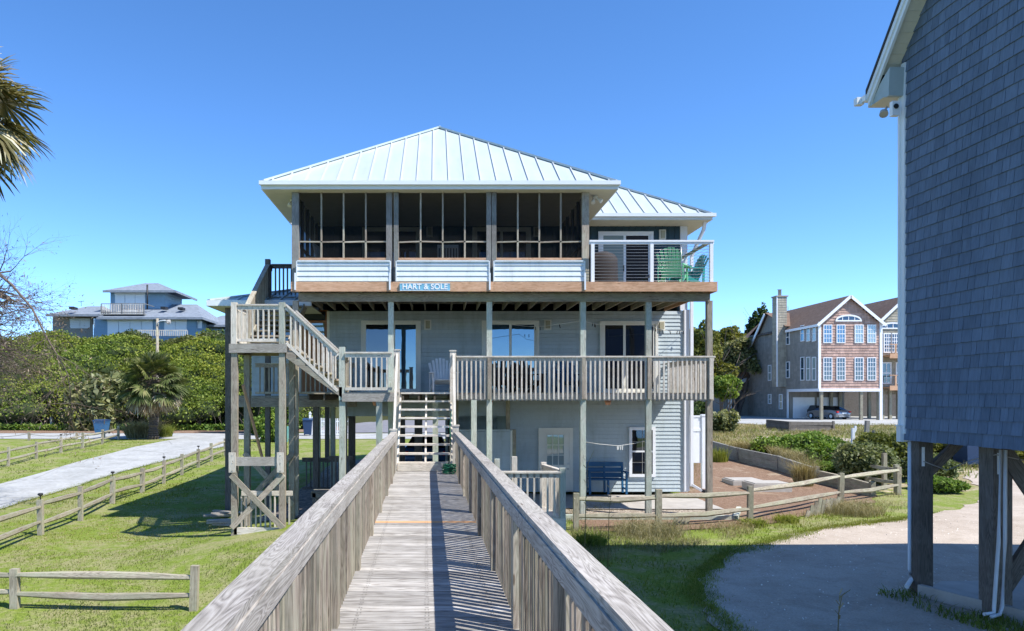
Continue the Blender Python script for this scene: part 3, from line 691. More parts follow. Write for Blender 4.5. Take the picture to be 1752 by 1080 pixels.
# roof
def ribs(m, pts): pass
def hiproof(tag_, x0, x1, y0, y1, ez, sl, yb=None, rib=.41, back=True):
    xc = (x0+x1)/2; hw = (x1-x0)/2; yp = y0+hw; zp = ez+sl*hw
    m = MB(); A = (x0, y0, ez); B = (x1, y0, ez); Pk = (xc, yp, zp)
    m.face([A, B, Pk])
    if yb is None:
        if y1-hw > yp: Q = (xc, y1-hw, zp); C = (x1, y1, ez); D = (x0, y1, ez); m.face([B, C, Q, Pk]); m.face([C, D, Q]); m.face([D, A, Pk, Q])
        else: C = (x1, y1, ez); D = (x0, y1, ez); m.face([B, C, Pk]); m.face([C, D, Pk]); m.face([D, A, Pk]); Q = Pk
        for a, b in ((C, Q), (D, Q)): m.beam(Vector(a)+Vector((0, 0, .02)), Vector(b)+Vector((0, 0, .02)), .14, .05, r=.5)
    else:
        Q = (xc, yb[1], zp); m.face([B, (x1, yb[0], ez), Q, Pk]); m.face([(x0, yb[0], ez), A, Pk, Q])
    if Q != Pk: m.beam(Vector(Pk)+Vector((0, 0, .02)), Vector(Q)+Vector((0, 0, .02)), .16, .05, r=.5)
    for a, b in ((A, Pk), (B, Pk)): m.beam(Vector(a)+Vector((0, 0, .025)), Vector(b)+Vector((0, 0, .025)), .15, .055, r=.5)
    o = m.build('roof', M['metalroof'], H)
    m = MB(); x = x0+rib*.6
    while x < x1-.1:
        l = min(x-x0, x1-x); m.beam((x, y0+.01, ez+.02), (x, y0+l-.05, ez+sl*(l-.05)+.02), .025, .045, up=(0, 0, 1), r=.2); x += rib
    y = y0+rib
    ye = yb[1] if yb else y1
    while y < ye-.1:
        l = min(y-y0, hw) if yb else min(y-y0, y1-y, hw)
        for (xx, sg) in ((x0, 1), (x1, -1)):
            if yb and y > yb[0]:
                s0 = (y-yb[0])/(yb[1]-yb[0])*hw
                if s0 < l-.15: m.beam((xx+sg*s0, y, ez+sl*s0+.02), (xx+sg*l, y, ez+sl*l+.02), .025, .045, r=.2)
            else: m.beam((xx+sg*.01, y, ez+.02), (xx+sg*(l-.05), y, ez+sl*(l-.05)+.02), .025, .045, r=.2)
        y += rib
    m.build('standing_seams', M['seam'], o)
    return o
px0, px1, py0 = PX(449, 18.3), PX(1056, 18.3), 18.3
ys0 = 21.5; sl1 = .68; sl2 = .655
zp = EV+sl1*(px1-px0)/2; yv = ys0+(zp-EV)/sl2
hiproof('porch', px0, px1, py0, 0, EV, sl1, yb=(ys0, yv))
hiproof('main', -4.2, 8.29, ys0, 34.8, EV, sl2)
# gutters, fascia, soffits
m = MB(); m.box(px0-.06, px1+.06, py0-.13, py0-.02, EV-.10, EV+.0, r=.3, ax=0); m.box(px0-.03, px1+.03, py0-.02, py0+.01, EV-.19, EV-.02, r=.3, ax=0)
for xx in (px0-.03, px1): m.box(xx, xx+.03, py0+.01, ys0+.6, EV-.19, EV-.02, ax=1)
m.box(5.0-.3, 8.38, ys0-.13, ys0-.02, EV-.10, EV, r=.3, ax=0); m.box(px1+.04, 8.3, ys0-.02, ys0+.01, EV-.17, EV-.02, ax=0); m.box(8.29, 8.32, ys0+.01, 34.8, EV-.17, EV-.02, ax=1); m.box(-4.23, -4.2, ys0+.6, 34.8, EV-.17, EV-.02, ax=1); m.box(-4.2, 8.3, 34.8, 34.83, EV-.17, EV-.02, ax=0)
m.build('gutter', M['alu'], H)
m = MB(); m.box(px0, px1, py0+.012, ys0+.3, EV-.19, EV-.165, ax=0); m.box(-4.19, 8.28, ys0+.302, 34.79, EV-.185, EV-.16, ax=0); m.box(px1+.035, 8.28, ys0+.012, ys0+.3, EV-.185, EV-.16, ax=0)
m.build('soffit', M['soffit'], H)
# spotlights under the soffit
for (x, y, z) in ((PX(1018, 18.9), 18.9, EV-.2), (PX(497, 18.9), 19.2, EV-.2)):
    m = MB(); m.tube([(x, y, z), (x, y, z-.05)], .07, 10); m.tube([(x-.03, y, z-.04), (x-.06, y-.05, z-.12), (x-.07, y-.09, z-.2)], [.02, .04, .06], 8); m.tube([(x+.03, y, z-.04), (x+.09, y-.05, z-.1), (x+.15, y-.09, z-.16)], [.02, .04, .06], 8); m.build('spotlight', M['trim'], H)
# structural posts
zb = lambda x, y: gz(x, y)-.1
for px, c, lo in ((506, 'wood', -.1), (669, 'green', -.1), (837, 'green', -.1), (997, 'green', 0), (1109, 'green', 0), (1213, 'wood', 0)):
    x = PX(px, YF); m = MB(); m.box(x-.07, x+.07, YF-.07, YF+.07, zb(x, YF), 5.5, r=px*.013 % 1, ax=2); m.build('post', M[c], H)
for x, c in ((-1.33, 'green'), (-2.2, 'green'), (-.0, 'green'), (.98, 'green')):
    m = MB(); yy = 16.97 if x < -1 else 18.3; m.box(x-.07, x+.07, yy-.07, yy+.07, zb(x, yy), 2.93, r=abs(x) % 1, ax=2)
    if x == -2.2: m.box(x-.075, x+.06, yy-.08, yy+.05, 2.93, MZ+1.07, r=.3, ax=2)
    m.build('post', M[c], H)
x = PX(590, 18.6); m = MB(); m.box(x-.06, x+.06, 18.54, 18.66, zb(x, 18.6), 2.93, ax=2); m.build('post', M['dark'], H)
for px, w in ((506, .09), (666, .075), (678, .06), (836, .06), (845, .06), (1001, .09)):
    x = PX(px, YF); m = MB(); m.box(x-w, x+w, YF-.07, YF+.07, 5.72, EV-.19, r=px*.017 % 1, ax=2); m.build('porch_post', M['greywood'] if px != 1001 else M['wood'], H)
# upper deck
XA = PX(498, 18.2); XB = PX(1227, 18.2)
m = MB(); a = XA
for b in (PX(845, 18.2), XB): m.box(a+.002, b-.002, 18.17, 18.21, PZ(499, 18.2), UF-.0, ax=0); a = b
m.box(XB-.04, XB, 18.21, YW, PZ(499, 18.2), UF, ax=1)
m.build('deck_fascia', M['fascia'], H)
m = MB(); m.box(PX(512, YF), PX(1212, YF), YF-.12, YF-.075, 5.47, 5.69, ax=0); m.box(PX(512, YF), PX(1212, YF), YF-.02, YF+.03, 5.5, 5.69, ax=0); m.build('beam', M['log'], H)
m = MB()
for i in range(29):
    x = XA+.15+i*.4
    if x < XB-.1: m.box(x-.02, x+.02, 18.22, YW-.02, 5.705, 5.89, ax=1)
m.build('joist', M['log'], H)
m = MB(); y = 18.19
while y < YW-.15: m.box(XA, XB-.045, y, y+.136, UF-.035, UF+.002, ax=0); y += .14
m.build('deck_floor', M['wood'], H)
m = MB()
for px in (669, 837, 996):
    for dx in (-.14, .05): pass
for px in (505, 667, 838, 1001):
    x = PX(px, 18.15); m = MB(); m.box(x-.02, x+.02, 18.13, 18.168, 5.72, 6.15, ax=2); m.build('strap_bracket', M['alu'], H)
# screened porch front
for (a, b) in ((512, 664), (682, 833), (849, 996)):
    xa, xb = PX(a, YF), PX(b, YF); zt = EV-.19; zs = PZ(444, YF); zr = PZ(414, YF)
    m = MB(); k = 4
    for i in range(1, k):
        x = xa+(xb-xa)*i/k; m.box(x-.02, x+.02, YF-.03, YF+.02, zr+.02, zt, ax=2); m.box(x-.022, x+.022, YF-.035, YF+.02, zs+.03, zr-.02, ax=2)
    for i in range(k):
        x = xa+(xb-xa)*i/k+.02; x2 = xa+(xb-xa)*(i+1)/k-.02; dz = random.uniform(-.012, .012)
        m.beam((x, YF, zr+dz), (x2, YF, zr-dz*.6), .045, .036)
    m.box(xa-.03, xa+.01, YF-.03, YF+.02, zs, zr, ax=2); m.box(xb-.01, xb+.03, YF-.03, YF+.02, zs, zr, ax=2)
    f = m.build('screen_frame', M['wood'], H)
    m = MB(); m.box(xa-.03, xb+.03, YF-.06, YF+.03, zs-.05, zs+.03, ax=0, r=.3); m.build('sill', M['fascia'], f)
    m = MB(); m.face([(xa, YF+.025, zs), (xb, YF+.025, zs), (xb, YF+.025, zt), (xa, YF+.025, zt)]); m.build('insect_screen', M['screen'], f)
    xa, xb = PX(a-3, 18.45), PX(b+3, 18.45); za, zb_ = PZ(482, 18.45), PZ(447, 18.45)
    m = MB(); siding(m, (xa, 18.45), (1, 0), xb-xa, za, zb_-.02, .135, .04); m.box(xa-.0, xb+.0, 18.405, 18.46, zb_-.02, zb_+.015, ax=0); m.box(xa-.03, xa, 18.41, 18.47, za, zb_, ax=2); m.box(xb, xb+.03, 18.41, 18.47, za, zb_, ax=2)
    m.build('lower_panel', M['panel'], H)
# porch end walls: screens left, screens right
for x in (PX(506, YF), PX(1001, YF)):
    m = MB(); 
    for j in range(5): yy = YF+.8*j+.1; m.box(x-.04, x+.04, yy-.04, yy+.04, UF, EV-.19, ax=2)
    m.box(x-.03, x+.03, YF+.1, YW, zr-.03, zr+.03, ax=1); m.box(x-.03, x+.03, YF+.1, YW, UF+.55, UF+.6, ax=1)
    f = m.build('side_screen_frame', M['dark'], H)
    m = MB(); m.face([(x, YF+.1, UF), (x, YW-.05, UF), (x, YW-.05, EV-.19), (x, YF+.1, EV-.19)]); m.build('insect_screen', M['screen'], f)
# doors and windows
def slider(px0, px1, py0, py1, Y, gl, trim='trim', split=.5, frame=.07, name='sliding_door', blinds=None, muntin=None, yo=.03, gl2=None):
    x0, x1, z1, z0 = PX(px0, Y), PX(px1, Y), PZ(py0, Y), PZ(py1, Y)
    m = MB(); y = Y-.05-yo; f = .085
    m.box(x0, x0+f, y, Y+.0, z0, z1, ax=2); m.box(x1-f, x1, y, Y, z0, z1, ax=2); m.box(x0+f, x1-f, y, Y, z1-f, z1, ax=0); m.box(x0+f, x1-f, y, Y, z0, z0+f*.7, ax=0)
    o = m.build(name, M[trim], H)
    xm = x0+(x1-x0)*split
    for (a, b, dy, g) in ((x0+f, xm+.03, .0, gl), (xm-.03, x1-f, .012, gl2 or gl)):
        m = MB(); ff = frame; yy = y+.015+dy
        m.box(a, a+ff, yy, yy+.012, z0+f*.7, z1-f, ax=2); m.box(b-ff, b, yy, yy+.012, z0+f*.7, z1-f, ax=2); m.box(a+ff, b-ff, yy, yy+.012, z1-f-ff*.6, z1-f, ax=0); m.box(a+ff, b-ff, yy, yy+.012, z0+f*.7, z0+f*.7+ff, ax=0)
        m.build('door_frame', M[trim], o)
        m = MB(); m.box(a+ff*.5, b-ff*.5, yy+.006, yy+.009, z0+f, z1-f); m.build('glass_pane', M[g], o)
    m = MB(); m.box(xm-.045, xm-.025, y-.01, y+.01, z0+.95, z0+1.15); m.build('handle', M['black'], o)
    return o
zfl = CY-(MZ-EZ)*F/YW
slider(618, 720, 549, zfl-1, YW, 'glassdark', gl2='glassblue', split=.55)
slider(824, 922, 549, zfl-1, YW, 'glassblue')
slider(1026, 1125, 550, zfl-1, YW, 'glassdark', split=.42)
zfu = CY-(UF+.02-EZ)*F/YW
slider(1023, 1117, 397, zfu, YW, 'glasspale', split=.48, gl2='glassdark', trim='vinyl')
slider(620, 720, 390, zfu, YW, 'glassdark'); slider(808, 908, 390, zfu, YW, 'glassdark')
def sconce(px, py, Y, w=12, h=17):
    x, z = PX(px, Y), PZ(py, Y); a, b = w*Y/F/2, h*Y/F/2
    m = MB(); m.box(x-a, x+a, Y-.05, Y, z-b, z+b, r=.5); o = m.build('wall_light', M['trim'], H)
    m = MB(); m.box(x-a*.6, x+a*.6, Y-.1, Y-.051, z-b*.75, z+b*.75, r=.5); m.build('lamp_shade', M['sconce'], o)
for px, py in ((732, 556), (937, 556), (1131, 558)): sconce(px, py, YW-.028)
sconce(1133, 402, YW-.03, 11, 17); sconce(735, 397, YW-.03, 11, 17); sconce(918, 397, YW-.03, 11, 17)
# entry door in the left recess (upper-left of the middle deck)
m = MB(); y = YW+.02; x0, x1 = PX(512, y), PX(563, y); m.box(x0-.3, x1, y+.15, y+.2, 3.1, 5.6); m.build('entry_wall', M['trim'], H)
m = MB(); xa, xb = PX(516, y), PX(560, y); m.box(xa, xb, y+.08, y+.13, MZ, PZ(530, y), r=.4, ax=2); m.box(xa+.1, xb-.1, y+.05, y+.079, 3.3, PZ(565, y), r=.4); d = m.build('entry_door', M['orangewood'], H)
m = MB(); m.box(xa+.05, xb-.07, y+.05, y+.075, PZ(548, y), PZ(533, y)); m.build('transom', M['glassdark'], d)
m = MB(); m.box(xb-.5, xb-.1, y+.03, y+.048, PZ(575, y), PZ(553, y)); m.build('door_window', M['glasspale'], d)
# ground floor door
Y = YW-.025; x0, x1, z1, z0 = PX(921, Y), PX(980, Y), PZ(732, Y), PZ(852, Y); z0 = .1
m = MB(); m.box(x0, x0+.1, Y-.045, Y+.01, z0, z1, ax=2); m.box(x1-.1, x1, Y-.045, Y+.01, z0, z1, ax=2); m.box(x0+.1, x1-.1, Y-.045, Y+.01, z1-.1, z1, ax=0)
d = m.build('ground_door', M['trim'], H)
m = MB(); m.box(x0+.1, x1-.1, Y-.032, Y-.017, z0, z1-.1, r=.2, ax=2)
m.box(x0+.22, x0+.5, Y-.038, Y-.0321, .3, .75); m.box(x0+.56, x0+.84, Y-.038, Y-.0321, .3, .75)
m.build('door_leaf', M['trim'], d)
gx0, gx1, gz1, gz0 = PX(935, Y), PX(965, Y), PZ(744, Y), PZ(796, Y)
m = MB(); m.box(gx0, gx1, Y-.036, Y-.033, gz0, gz1); m.build('glass_pane', M['glasspale'], d)
m = MB()
for i in range(4): x = gx0+(gx1-gx0)*i/3; m.box(x-.012, x+.012, Y-.048, Y-.037, gz0-.01, gz1+.01, ax=2)
for i in range(4): z = gz0+(gz1-gz0)*i/3; m.box(gx0-.012, gx1+.012, Y-.046, Y-.0375, z-.012, z+.012, ax=0)
m.build('muntin', M['trim'], d)
for py in (793, 802): m = MB(); x = PX(971, Y); z = PZ(py, Y); m.tube([(x, Y-.035, z), (x, Y-.09, z)], [.02, .035], 8); m.build('knob', M['cable'], d)
# ground floor window
x0, x1, z1, z0 = PX(1076, Y), PX(1121, Y), PZ(731, Y), PZ(816, Y)
m = MB(); f = .09; m.box(x0, x0+f, Y-.05, Y+.01, z0, z1, ax=2); m.box(x1-f, x1, Y-.05, Y+.01, z0, z1, ax=2); m.box(x0+f, x1-f, Y-.05, Y+.01, z1-f, z1, ax=0); m.box(x0+f, x1-f, Y-.05, Y+.01, z0, z0+f, ax=0); zm = (z0+z1)/2+.02; m.box(x0+f, x1-f, Y-.04, Y, zm-.025, zm+.025, ax=0)
w = m.build('window', M['vinyl'], H)
m = MB(); m.box(x0+f*.5, x1-f*.5, Y-.03, Y-.025, z0+f*.5, z1-f*.5); m.build('glass_pane', M['glassdark'], w)
m = MB(); xm = (x0+x1)/2; m.box(xm-.008, xm+.008, Y-.036, Y-.031, z0+f, z1-f, ax=2)
for zz in (z0+.45, z1-.45): m.box(x0+f, x1-f, Y-.035, Y-.0315, zz-.008, zz+.008, ax=0)
m.build('muntin', M['greywood'], w)
# storage nook left of the ground door
m = MB(); Y2 = 21.3; xa, xb = .45, PX(873, Y2); siding(m, (xa, Y2), (1, 0), xb-xa, .05, PZ(737, Y2), .12, .1); m.box(xa, xb+.04, Y2-.03, Y2+.05, PZ(737, Y2), PZ(735, Y2), ax=0); m.build('nook_wall', M['siding'], H)
m = MB(); m.box(xb+.0, xb+.06, Y2-.03, Y2+.1, .05, PZ(735, Y2), ax=2); m.build('nook_trim', M['trim'], H)
m = MB(); m.box(xb+.06, xb+.17, Y2-.03, Y2+.1, .05, PZ(735, Y2), ax=2); m.build('nook_post', M['log'], H)
for px in (781, 869): m = MB(); x = PX(px, 21.6); m.box(x-.06, x+.06, 21.55, 21.67, PZ(735, 21.6), 2.9, ax=2); m.build('nook_post', M['log'], H)
m = MB(); siding(m, (.35, 25.5), (1, 0), 1.85, .05, 2.9, .13); m.build('back_wall', M['siding'], H)
# carport ceiling and piles
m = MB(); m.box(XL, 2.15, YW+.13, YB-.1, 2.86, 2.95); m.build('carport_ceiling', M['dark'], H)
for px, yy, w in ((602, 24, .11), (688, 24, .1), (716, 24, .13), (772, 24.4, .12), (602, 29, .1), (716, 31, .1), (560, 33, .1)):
    x = PX(px, yy); m = MB(); m.box(x-w, x+w, yy-w, yy+w, 0, 2.86, ax=2); m.build('pile', M['dark'], H)
# middle deck
XM1 = PX(1220, YF); XM0 = PX(775, YF)
m = MB(); y = YF-.02
while y < YW-.15: m.box(XL-.2, XM1-.02, y, y+.136, MZ-.035, MZ, ax=0); y += .14
y = 16.93
while y < YF-.16: m.box(-2.2, (cxs-.63 if y < SY0+1.5 else cxs+.66), y, y+.136, MZ-.035, MZ, ax=0); y += .14
m.build('deck_floor', M['wood'], H)
m = MB(); m.box(XM0-.05, XM1-.0, YF-.055, YF-.015, MZ-.2, MZ-.036, ax=0); m.box(XM1-.04, XM1, YF-.015, YW, MZ-.2, MZ-.036, ax=1); m.box(-2.2, PX(680, 16.9), 16.86, 16.9, MZ-.22, MZ-.03, ax=0, r=.2); m.box(-2.24, -2.2, 16.9, 18.6, MZ-.22, MZ-.036, ax=1)
m.build('deck_rim', M['rail'], H)
m = MB()
for i in range(26):
    x = -3.3+i*.41
    if x < XM1-.1: m.box(x-.02, x+.02, YF+.0, YW-.02, MZ-.19, MZ-.037, ax=1)
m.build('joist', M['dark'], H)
railing(H, (XM0, YF-.06, MZ), (XM1, YF-.06, MZ), .95, .118, .042, 'white', 'white', .17, inset=.02, capw=.15)
railing(H, (XM1, YF+.0, MZ), (XM1, YW-.05, MZ), .95, .13, .04, 'white', 'white', .17, capw=.14)
railing(H, (-2.12, 16.88, MZ), (-1.02, 16.88, MZ), .95, .115, .036, 'white', 'white', -.05, capw=.1, bot=True)
railing(H, (cxs+.68, SY0+1.35, MZ), (cxs+.72, YF-.1, MZ), .95, .13, .036, 'white', 'white', -.0, capw=.12)
railing(H, (-2.85, 20.85, MZ), (-2.2, 18.2, MZ), .95, .13, .036, 'wood', 'wood', -.0, capw=.12)
for px in (997, 1109, 1214, 837):
    x = PX(px, YF); m = MB(); m.box(x-.05, x+.05, YF-.14, YF-.09, MZ-.17, MZ+.9, ax=2, r=px*.1 % 1); m.build('rail_post', M['white'] if px in (1214,) else M['wood'], H)
for px in (643, 838, 1040):
    yy = 16.9+.3 if px == 643 else YF+.25
    x, z = PX(px, yy), PZ(684, yy); z = MZ-.2; m = MB(); m.tube([(x, yy, z), (x, yy, z-.12)], [.095, .06], 10, r=.5); m.build('under_deck_light', M['terra'], H)
# left wing over piles
x0w, x1w, y0w = -6.15, XL-.1, 24.0
m = MB(); siding(m, (x0w, y0w), (1, 0), x1w-x0w, 2.9, 4.55, .13); siding(m, (x0w, 34), (0, -1), 10, 2.9, 5.7, .13); m.build('wing_wall', M['siding'], H)
m = MB(); m.box(x0w, x1w, y0w+.0, y0w+.1, 4.56, 4.62, ax=0); 
for k in range(7): x = x0w+.05+k*.42; m.box(x, x+.08, y0w, y0w+.1, 4.62, 5.6, ax=2)
m.build('wing_window_frame', M['orangewood'], H)
m = MB(); m.box(x0w, x1w, y0w+.12, y0w+.14, 4.56, 5.7); m.build('wing_glass', M['glassdark'], H)
m = MB(); e = PX(357, 20.6); zz = 5.78; 
m.face([(e, 20.6, zz), (XL-.2, 20.6, zz), (XL-.2, 23.6, zz+.9), (e+3., 23.6, zz+.9)]); m.face([(e, 34, zz), (e, 20.6, zz), (e+3, 23.6, zz+.9), (e+3, 31, zz+.9)]); m.face([(e+3, 23.6, zz+.9), (XL-.2, 23.6, zz+.9), (XL-.2, 31, zz+.9), (e+3, 31, zz+.9)])
m.beam((e, 20.6, zz+.02), (e+3, 23.6, zz+.92), .15, .05)
for k in range(1, 8):
    m.beam((e+k*.41, 20.61, zz+.02), (e+k*.41, 20.6+min(3, k*.41), zz+.02+.3*min(3, k*.41)), .025, .045)
m.build('wing_roof', M['metalroof'], H)
m = MB(); m.box(e-.03, XL-.2, 20.5, 20.58, zz-.16, zz+.0, ax=0); m.box(e-.06, e, 20.58, 34, zz-.16, zz, ax=1); m.build('gutter', M['alu'], H)
m = MB(); m.box(e+.01, XL-.2, 20.6, 34, zz-.18, zz-.15); m.build('soffit', M['soffit'], H)
for (x, yy) in ((-6.03, 20.9), (-4.45, 21.0), (-5.3, 24.1), (-3.95, 24.1), (-6.03, 28), (-3.5, 21.0), (-3.45, 24.1), (-4.7, 28)):
    m = MB(); m.box(x-.08, x+.08, yy-.08, yy+.08, zb(x, yy)-.2, 5.6 if yy < 21 else 2.8, ax=2); m.build('pile', M['dark'] if yy < 24 else M['green'], H)
m = MB(); m.box(-6.1, -2.3, 20.84, 20.89, 2.72, 3.0, ax=0); m.box(-6.1, -2.3, 20.95, 21.0, 2.75, 2.95, ax=0); m.build('beam', M['wood'], H)
m = MB(); y = 20.9
while y < 24: m.box(-6.1, XL-.2, y, y+.136, 3.01, 3.05, ax=0); y += .14
m.build('wing_floor', M['wood'], H)
railing(H, (-5.25, 20.9, 3.05), (-2.3, 20.9, 3.05), .95, .13, .04, 'wood', 'wood', -.05, capw=.12, bot=True)
# cable rail on the upper right deck
y = 18.32; xa, xb = PX(1008, y), PX(1221, y); zt = PZ(413, y)
m = MB(); m.box(xa, xb, y-.04, y+.05, zt-.02, zt+.025, ax=0); m.box(xa, xb, y-.02, y+.03, zt-.075, zt-.0201, ax=0); rl = m.build('cable_railing', M['vinyl'], H)
m = MB(); m.beam((xb-.06, y+.05, zt), (xb-.06, YW-.1, zt), .1, .045); m.build('side_rail', M['wood'], rl)
for px in (1014, 1115, 1217):
    x = PX(px, y); m = MB(); m.box(x-.042, x+.042, y-.03, y+.05, UF, zt-.076, ax=2, r=.5); m.build('rail_post', M['vinyl'], rl)
for yy in (20.2, 22.1): m = MB(); m.box(xb-.1, xb-.02, yy-.04, yy+.04, UF, zt-.03, ax=2, r=.5); m.build('rail_post', M['vinyl'], rl)
m = MB()
for i in range(12):
    z = UF+.05+i*.08; m.tube([(xa+.1, y+.01, z), (xb-.05, y+.01, z)], .0045, 4); m.tube([(xb-.06, y+.03, z), (xb-.06, YW-.1, z)], .0045, 4)
m.tube([(PX(1166, y), y+.01, UF), (PX(1166, y), y+.01, zt-.08)], .008, 4)
m.build('cables', M['cable'], rl)
# sign with the house name
sx0, sx1, sz0, sz1 = PX(684, 18.12), PX(770, 18.12), PZ(497.5, 18.12), PZ(484.5, 18.12)
sg = thing('name_sign', 'sky blue board lettered HART & SOLE on the orange deck fascia', 'sign', ((sx0+sx1)/2, 18.14, sz0))
m = MB(); m.box(sx0, sx1, 18.125, 18.165, sz0, sz1, r=.5); m.build('board', M['sign'], sg)
m = MB(); 
for a, b, c_, d_ in ((sx0, sx1, sz1-.012, sz1), (sx0, sx1, sz0, sz0+.012)): m.box(a, b, 18.118, 18.124, c_, d_)
m.build('border', M['vinyl'], sg)
cu = bpy.data.curves.new('lettering', 'FONT'); cu.body = 'HART & SOLE'; cu.size = .19; cu.align_x = 'CENTER'; cu.align_y = 'CENTER'; cu.extrude = .004; cu.offset = .005; cu.space_character = 1.05
to = bpy.data.objects.new('t', cu); COL.objects.link(to); bpy.context.view_layer.update()
tm = bpy.data.meshes.new_from_object(to); bpy.data.objects.remove(to)
wd = max(v.co.x for v in tm.vertices)-min(v.co.x for v in tm.vertices); tm.transform(Matrix.Diagonal((1.14/wd, 1, 1, 1))); tm.materials.clear(); tm.materials.append(M['vinyl'])
lo = bpy.data.objects.new('lettering', tm); COL.objects.link(lo); lo.parent = sg; lo.rotation_euler = (R(90), 0, 0); lo.location = (0, 18.12-18.14, (sz1-sz0)/2)

# ---------------------------------------------------------------- furniture
def adirondack(label, mat, loc, rz, group=None):
    c = thing('adirondack_chair', label, 'chair', loc, group, rz)
    def B(name, f): m = MB(); f(m); return m.build(name, mat, c, local=True)
    # faces -Y
    def seat(m):
        for i in range(5): y = -.28+i*.11; m.beam((-.26, y, .36-i*.022), (.26, y, .36-i*.022), .095, .02)
    B('seat', seat)
    def back(m):
        for i in range(7):
            t = (i-3)/3; x0 = t*.2; x1 = t*.3; h = .98-.14*t*t
            m.beam((x0, .2, .24), (x1, .46, h), .07, .02, up=(0, -1, .3))
        m.beam((-.27, .40, .66), (.27, .40, .66), .04, .05)
    B('backrest', back)
    for s in (-1, 1):
        B('armrest', lambda m: m.prism([(s*.25, -.42), (s*.41, -.42), (s*.40, -.2), (s*.33, .34), (s*.27, .34)], .54, .565, axis='z'))
        B('leg', lambda m: (m.box(s*.30-.02, s*.30+.02, -.38, -.28, 0, .54, ax=2), m.box(s*.30-.012, s*.30+.012, -.38, -.26, .4, .54)))
        B('leg', lambda m: (m.beam((s*.27, -.33, .36), (s*.27, .5, .03), .025, .12), m.beam((s*.31, .3, .04), (s*.31, .32, .54), .03, .06)))
    return c
g1 = 'garden chairs on the upper deck'
adirondack('teal slatted chair on the upper deck, leaning back by the side rail', M['teal'], (PX(1182, 19.3), 19.6, UF), R(-80), g1)
adirondack('mint green slatted chair at the front of the upper deck', M['mint'], (PX(1147, 19.3), 19.1, UF), R(150), g1)
adirondack('dark teal chair behind the mint one on the upper deck', M['teal'], (PX(1160, 20.8), 20.6, UF), R(-30), g1)
adirondack('white garden chair at the top of the deck steps', M['whitechair'], (PX(757, 19.6), 19.7, MZ), R(8))
adirondack('dark brown garden chair in front of the middle sliding door', M['brownpl'], (PX(857, 20.6), 20.8, MZ), R(-10))
adirondack('dark brown garden chair left of the right-hand sliding door', M['brownpl'], (PX(905, 20.6), 20.9, MZ), R(20))
adirondack('navy garden chair between the two right sliding doors', M['bluepaint'], (PX(975, 20.8), 21.1, MZ), R(5))
def table(label, mat, loc, r=.4, h=.7, rnd_=True):
    c = thing('table', label, 'table', loc); m = MB(); 
    m.tube([(0, 0, h-.03), (0, 0, h)], r, 20, smooth=False); m.build('table_top', mat, c, local=True)
    for k in range(4): a = k*math.pi/2+.6; m = MB(); m.beam((math.cos(a)*r*.4, math.sin(a)*r*.4, h-.03), (math.cos(a)*r*.8, math.sin(a)*r*.8, 0), .04, .04); m.build('leg', mat, c, local=True)
    return c
table('small dark round table among the chairs on the upper deck', M['navy'], (PX(1134, 20.3), 20.9, UF), .3, .62)
table('dark brown low table between the brown garden chairs', M['brownpl'], (PX(880, 20.2), 20.1, MZ), .35, .45)
# covered grill
g = thing('covered_grill', 'barbecue grill under a dark brown cloth cover on the upper deck', 'grill', (PX(1034, 20), 20.2, UF))
m = MB(); n = 14; rings = []
for (z, rx, ry) in ((.05, .40, .30), (.4, .41, .3), (.8, .43, .31), (.95, .42, .29), (1.08, .32, .24), (1.16, .16, .13), (1.18, .02, .02)):
    rings.append([(rx*math.cos(a)*(1+.06*math.sin(a*7+z*4)), ry*math.sin(a)*(1+.06*math.cos(a*5)), z) for a in [2*math.pi*k/n for k in range(n)]])
for i in range(len(rings)-1):
    for k in range(n): k2 = (k+1) % n; m.face([rings[i][k], rings[i][k2], rings[i+1][k2], rings[i+1][k]], None, .3, True)
m.build('cloth_cover', M['cover'], g, local=True)
for a, b in ((-.3, -.2), (.3, -.2), (-.3, .2), (.3, .2)): m = MB(); m.tube([(a, b, 0), (a, b, .1)], .03, 8); m.build('wheel', M['rubber'], g, local=True)
# porch furniture
def rocker(label, mat, loc, rz):
    c = thing('rocking_chair', label, 'chair', loc, None, rz)
    m = MB(); m.box(-.26, .26, -.25, .25, .40, .44); m.build('seat', mat, c, local=True)
    m = MB()
    for i in range(6): x = -.2+i*.08; m.beam((x, .22, .44), (x, .36, 1.08), .045, .02)
    m.beam((-.27, .24, .44), (-.27, .37, 1.12), .04, .04); m.beam((.27, .24, .44), (.27, .37, 1.12), .04, .04); m.beam((-.29, .375, 1.1), (.29, .375, 1.1), .03, .09); m.build('backrest', mat, c, local=True)
    for s in (-1, 1):
        m = MB(); m.beam((s*.29, -.28, .66), (s*.29, .3, .66), .07, .025); m.build('armrest', mat, c, local=True)
        m = MB(); m.beam((s*.27, -.24, .04), (s*.27, -.24, .66), .04, .04); m.build('leg', mat, c, local=True)
        m = MB(); m.beam((s*.27, .24, .04), (s*.27, .24, .46), .04, .04); m.build('leg', mat, c, local=True)
        m = MB(); m.tube([(s*.27, -.45, .09), (s*.27, -.2, .03), (s*.27, .1, .02), (s*.27, .35, .05), (s*.27, .55, .12)], .022, 6); m.build('rocker', mat, c, local=True)
    return c
rocker('white rocking chair in the middle bay of the screened porch', M['whitechair'], (PX(766, 20), 20.1, UF+.12), R(180))
rocker('white rocking chair seen side-on in the left bay of the porch', M['whitechair'], (PX(563, 19.6), 19.7, UF+.12), R(80))
t_ = table('white round table at the left end of the screened porch', M['whitechair'], (PX(533, 20), 20.4, UF), .42, 1.0)
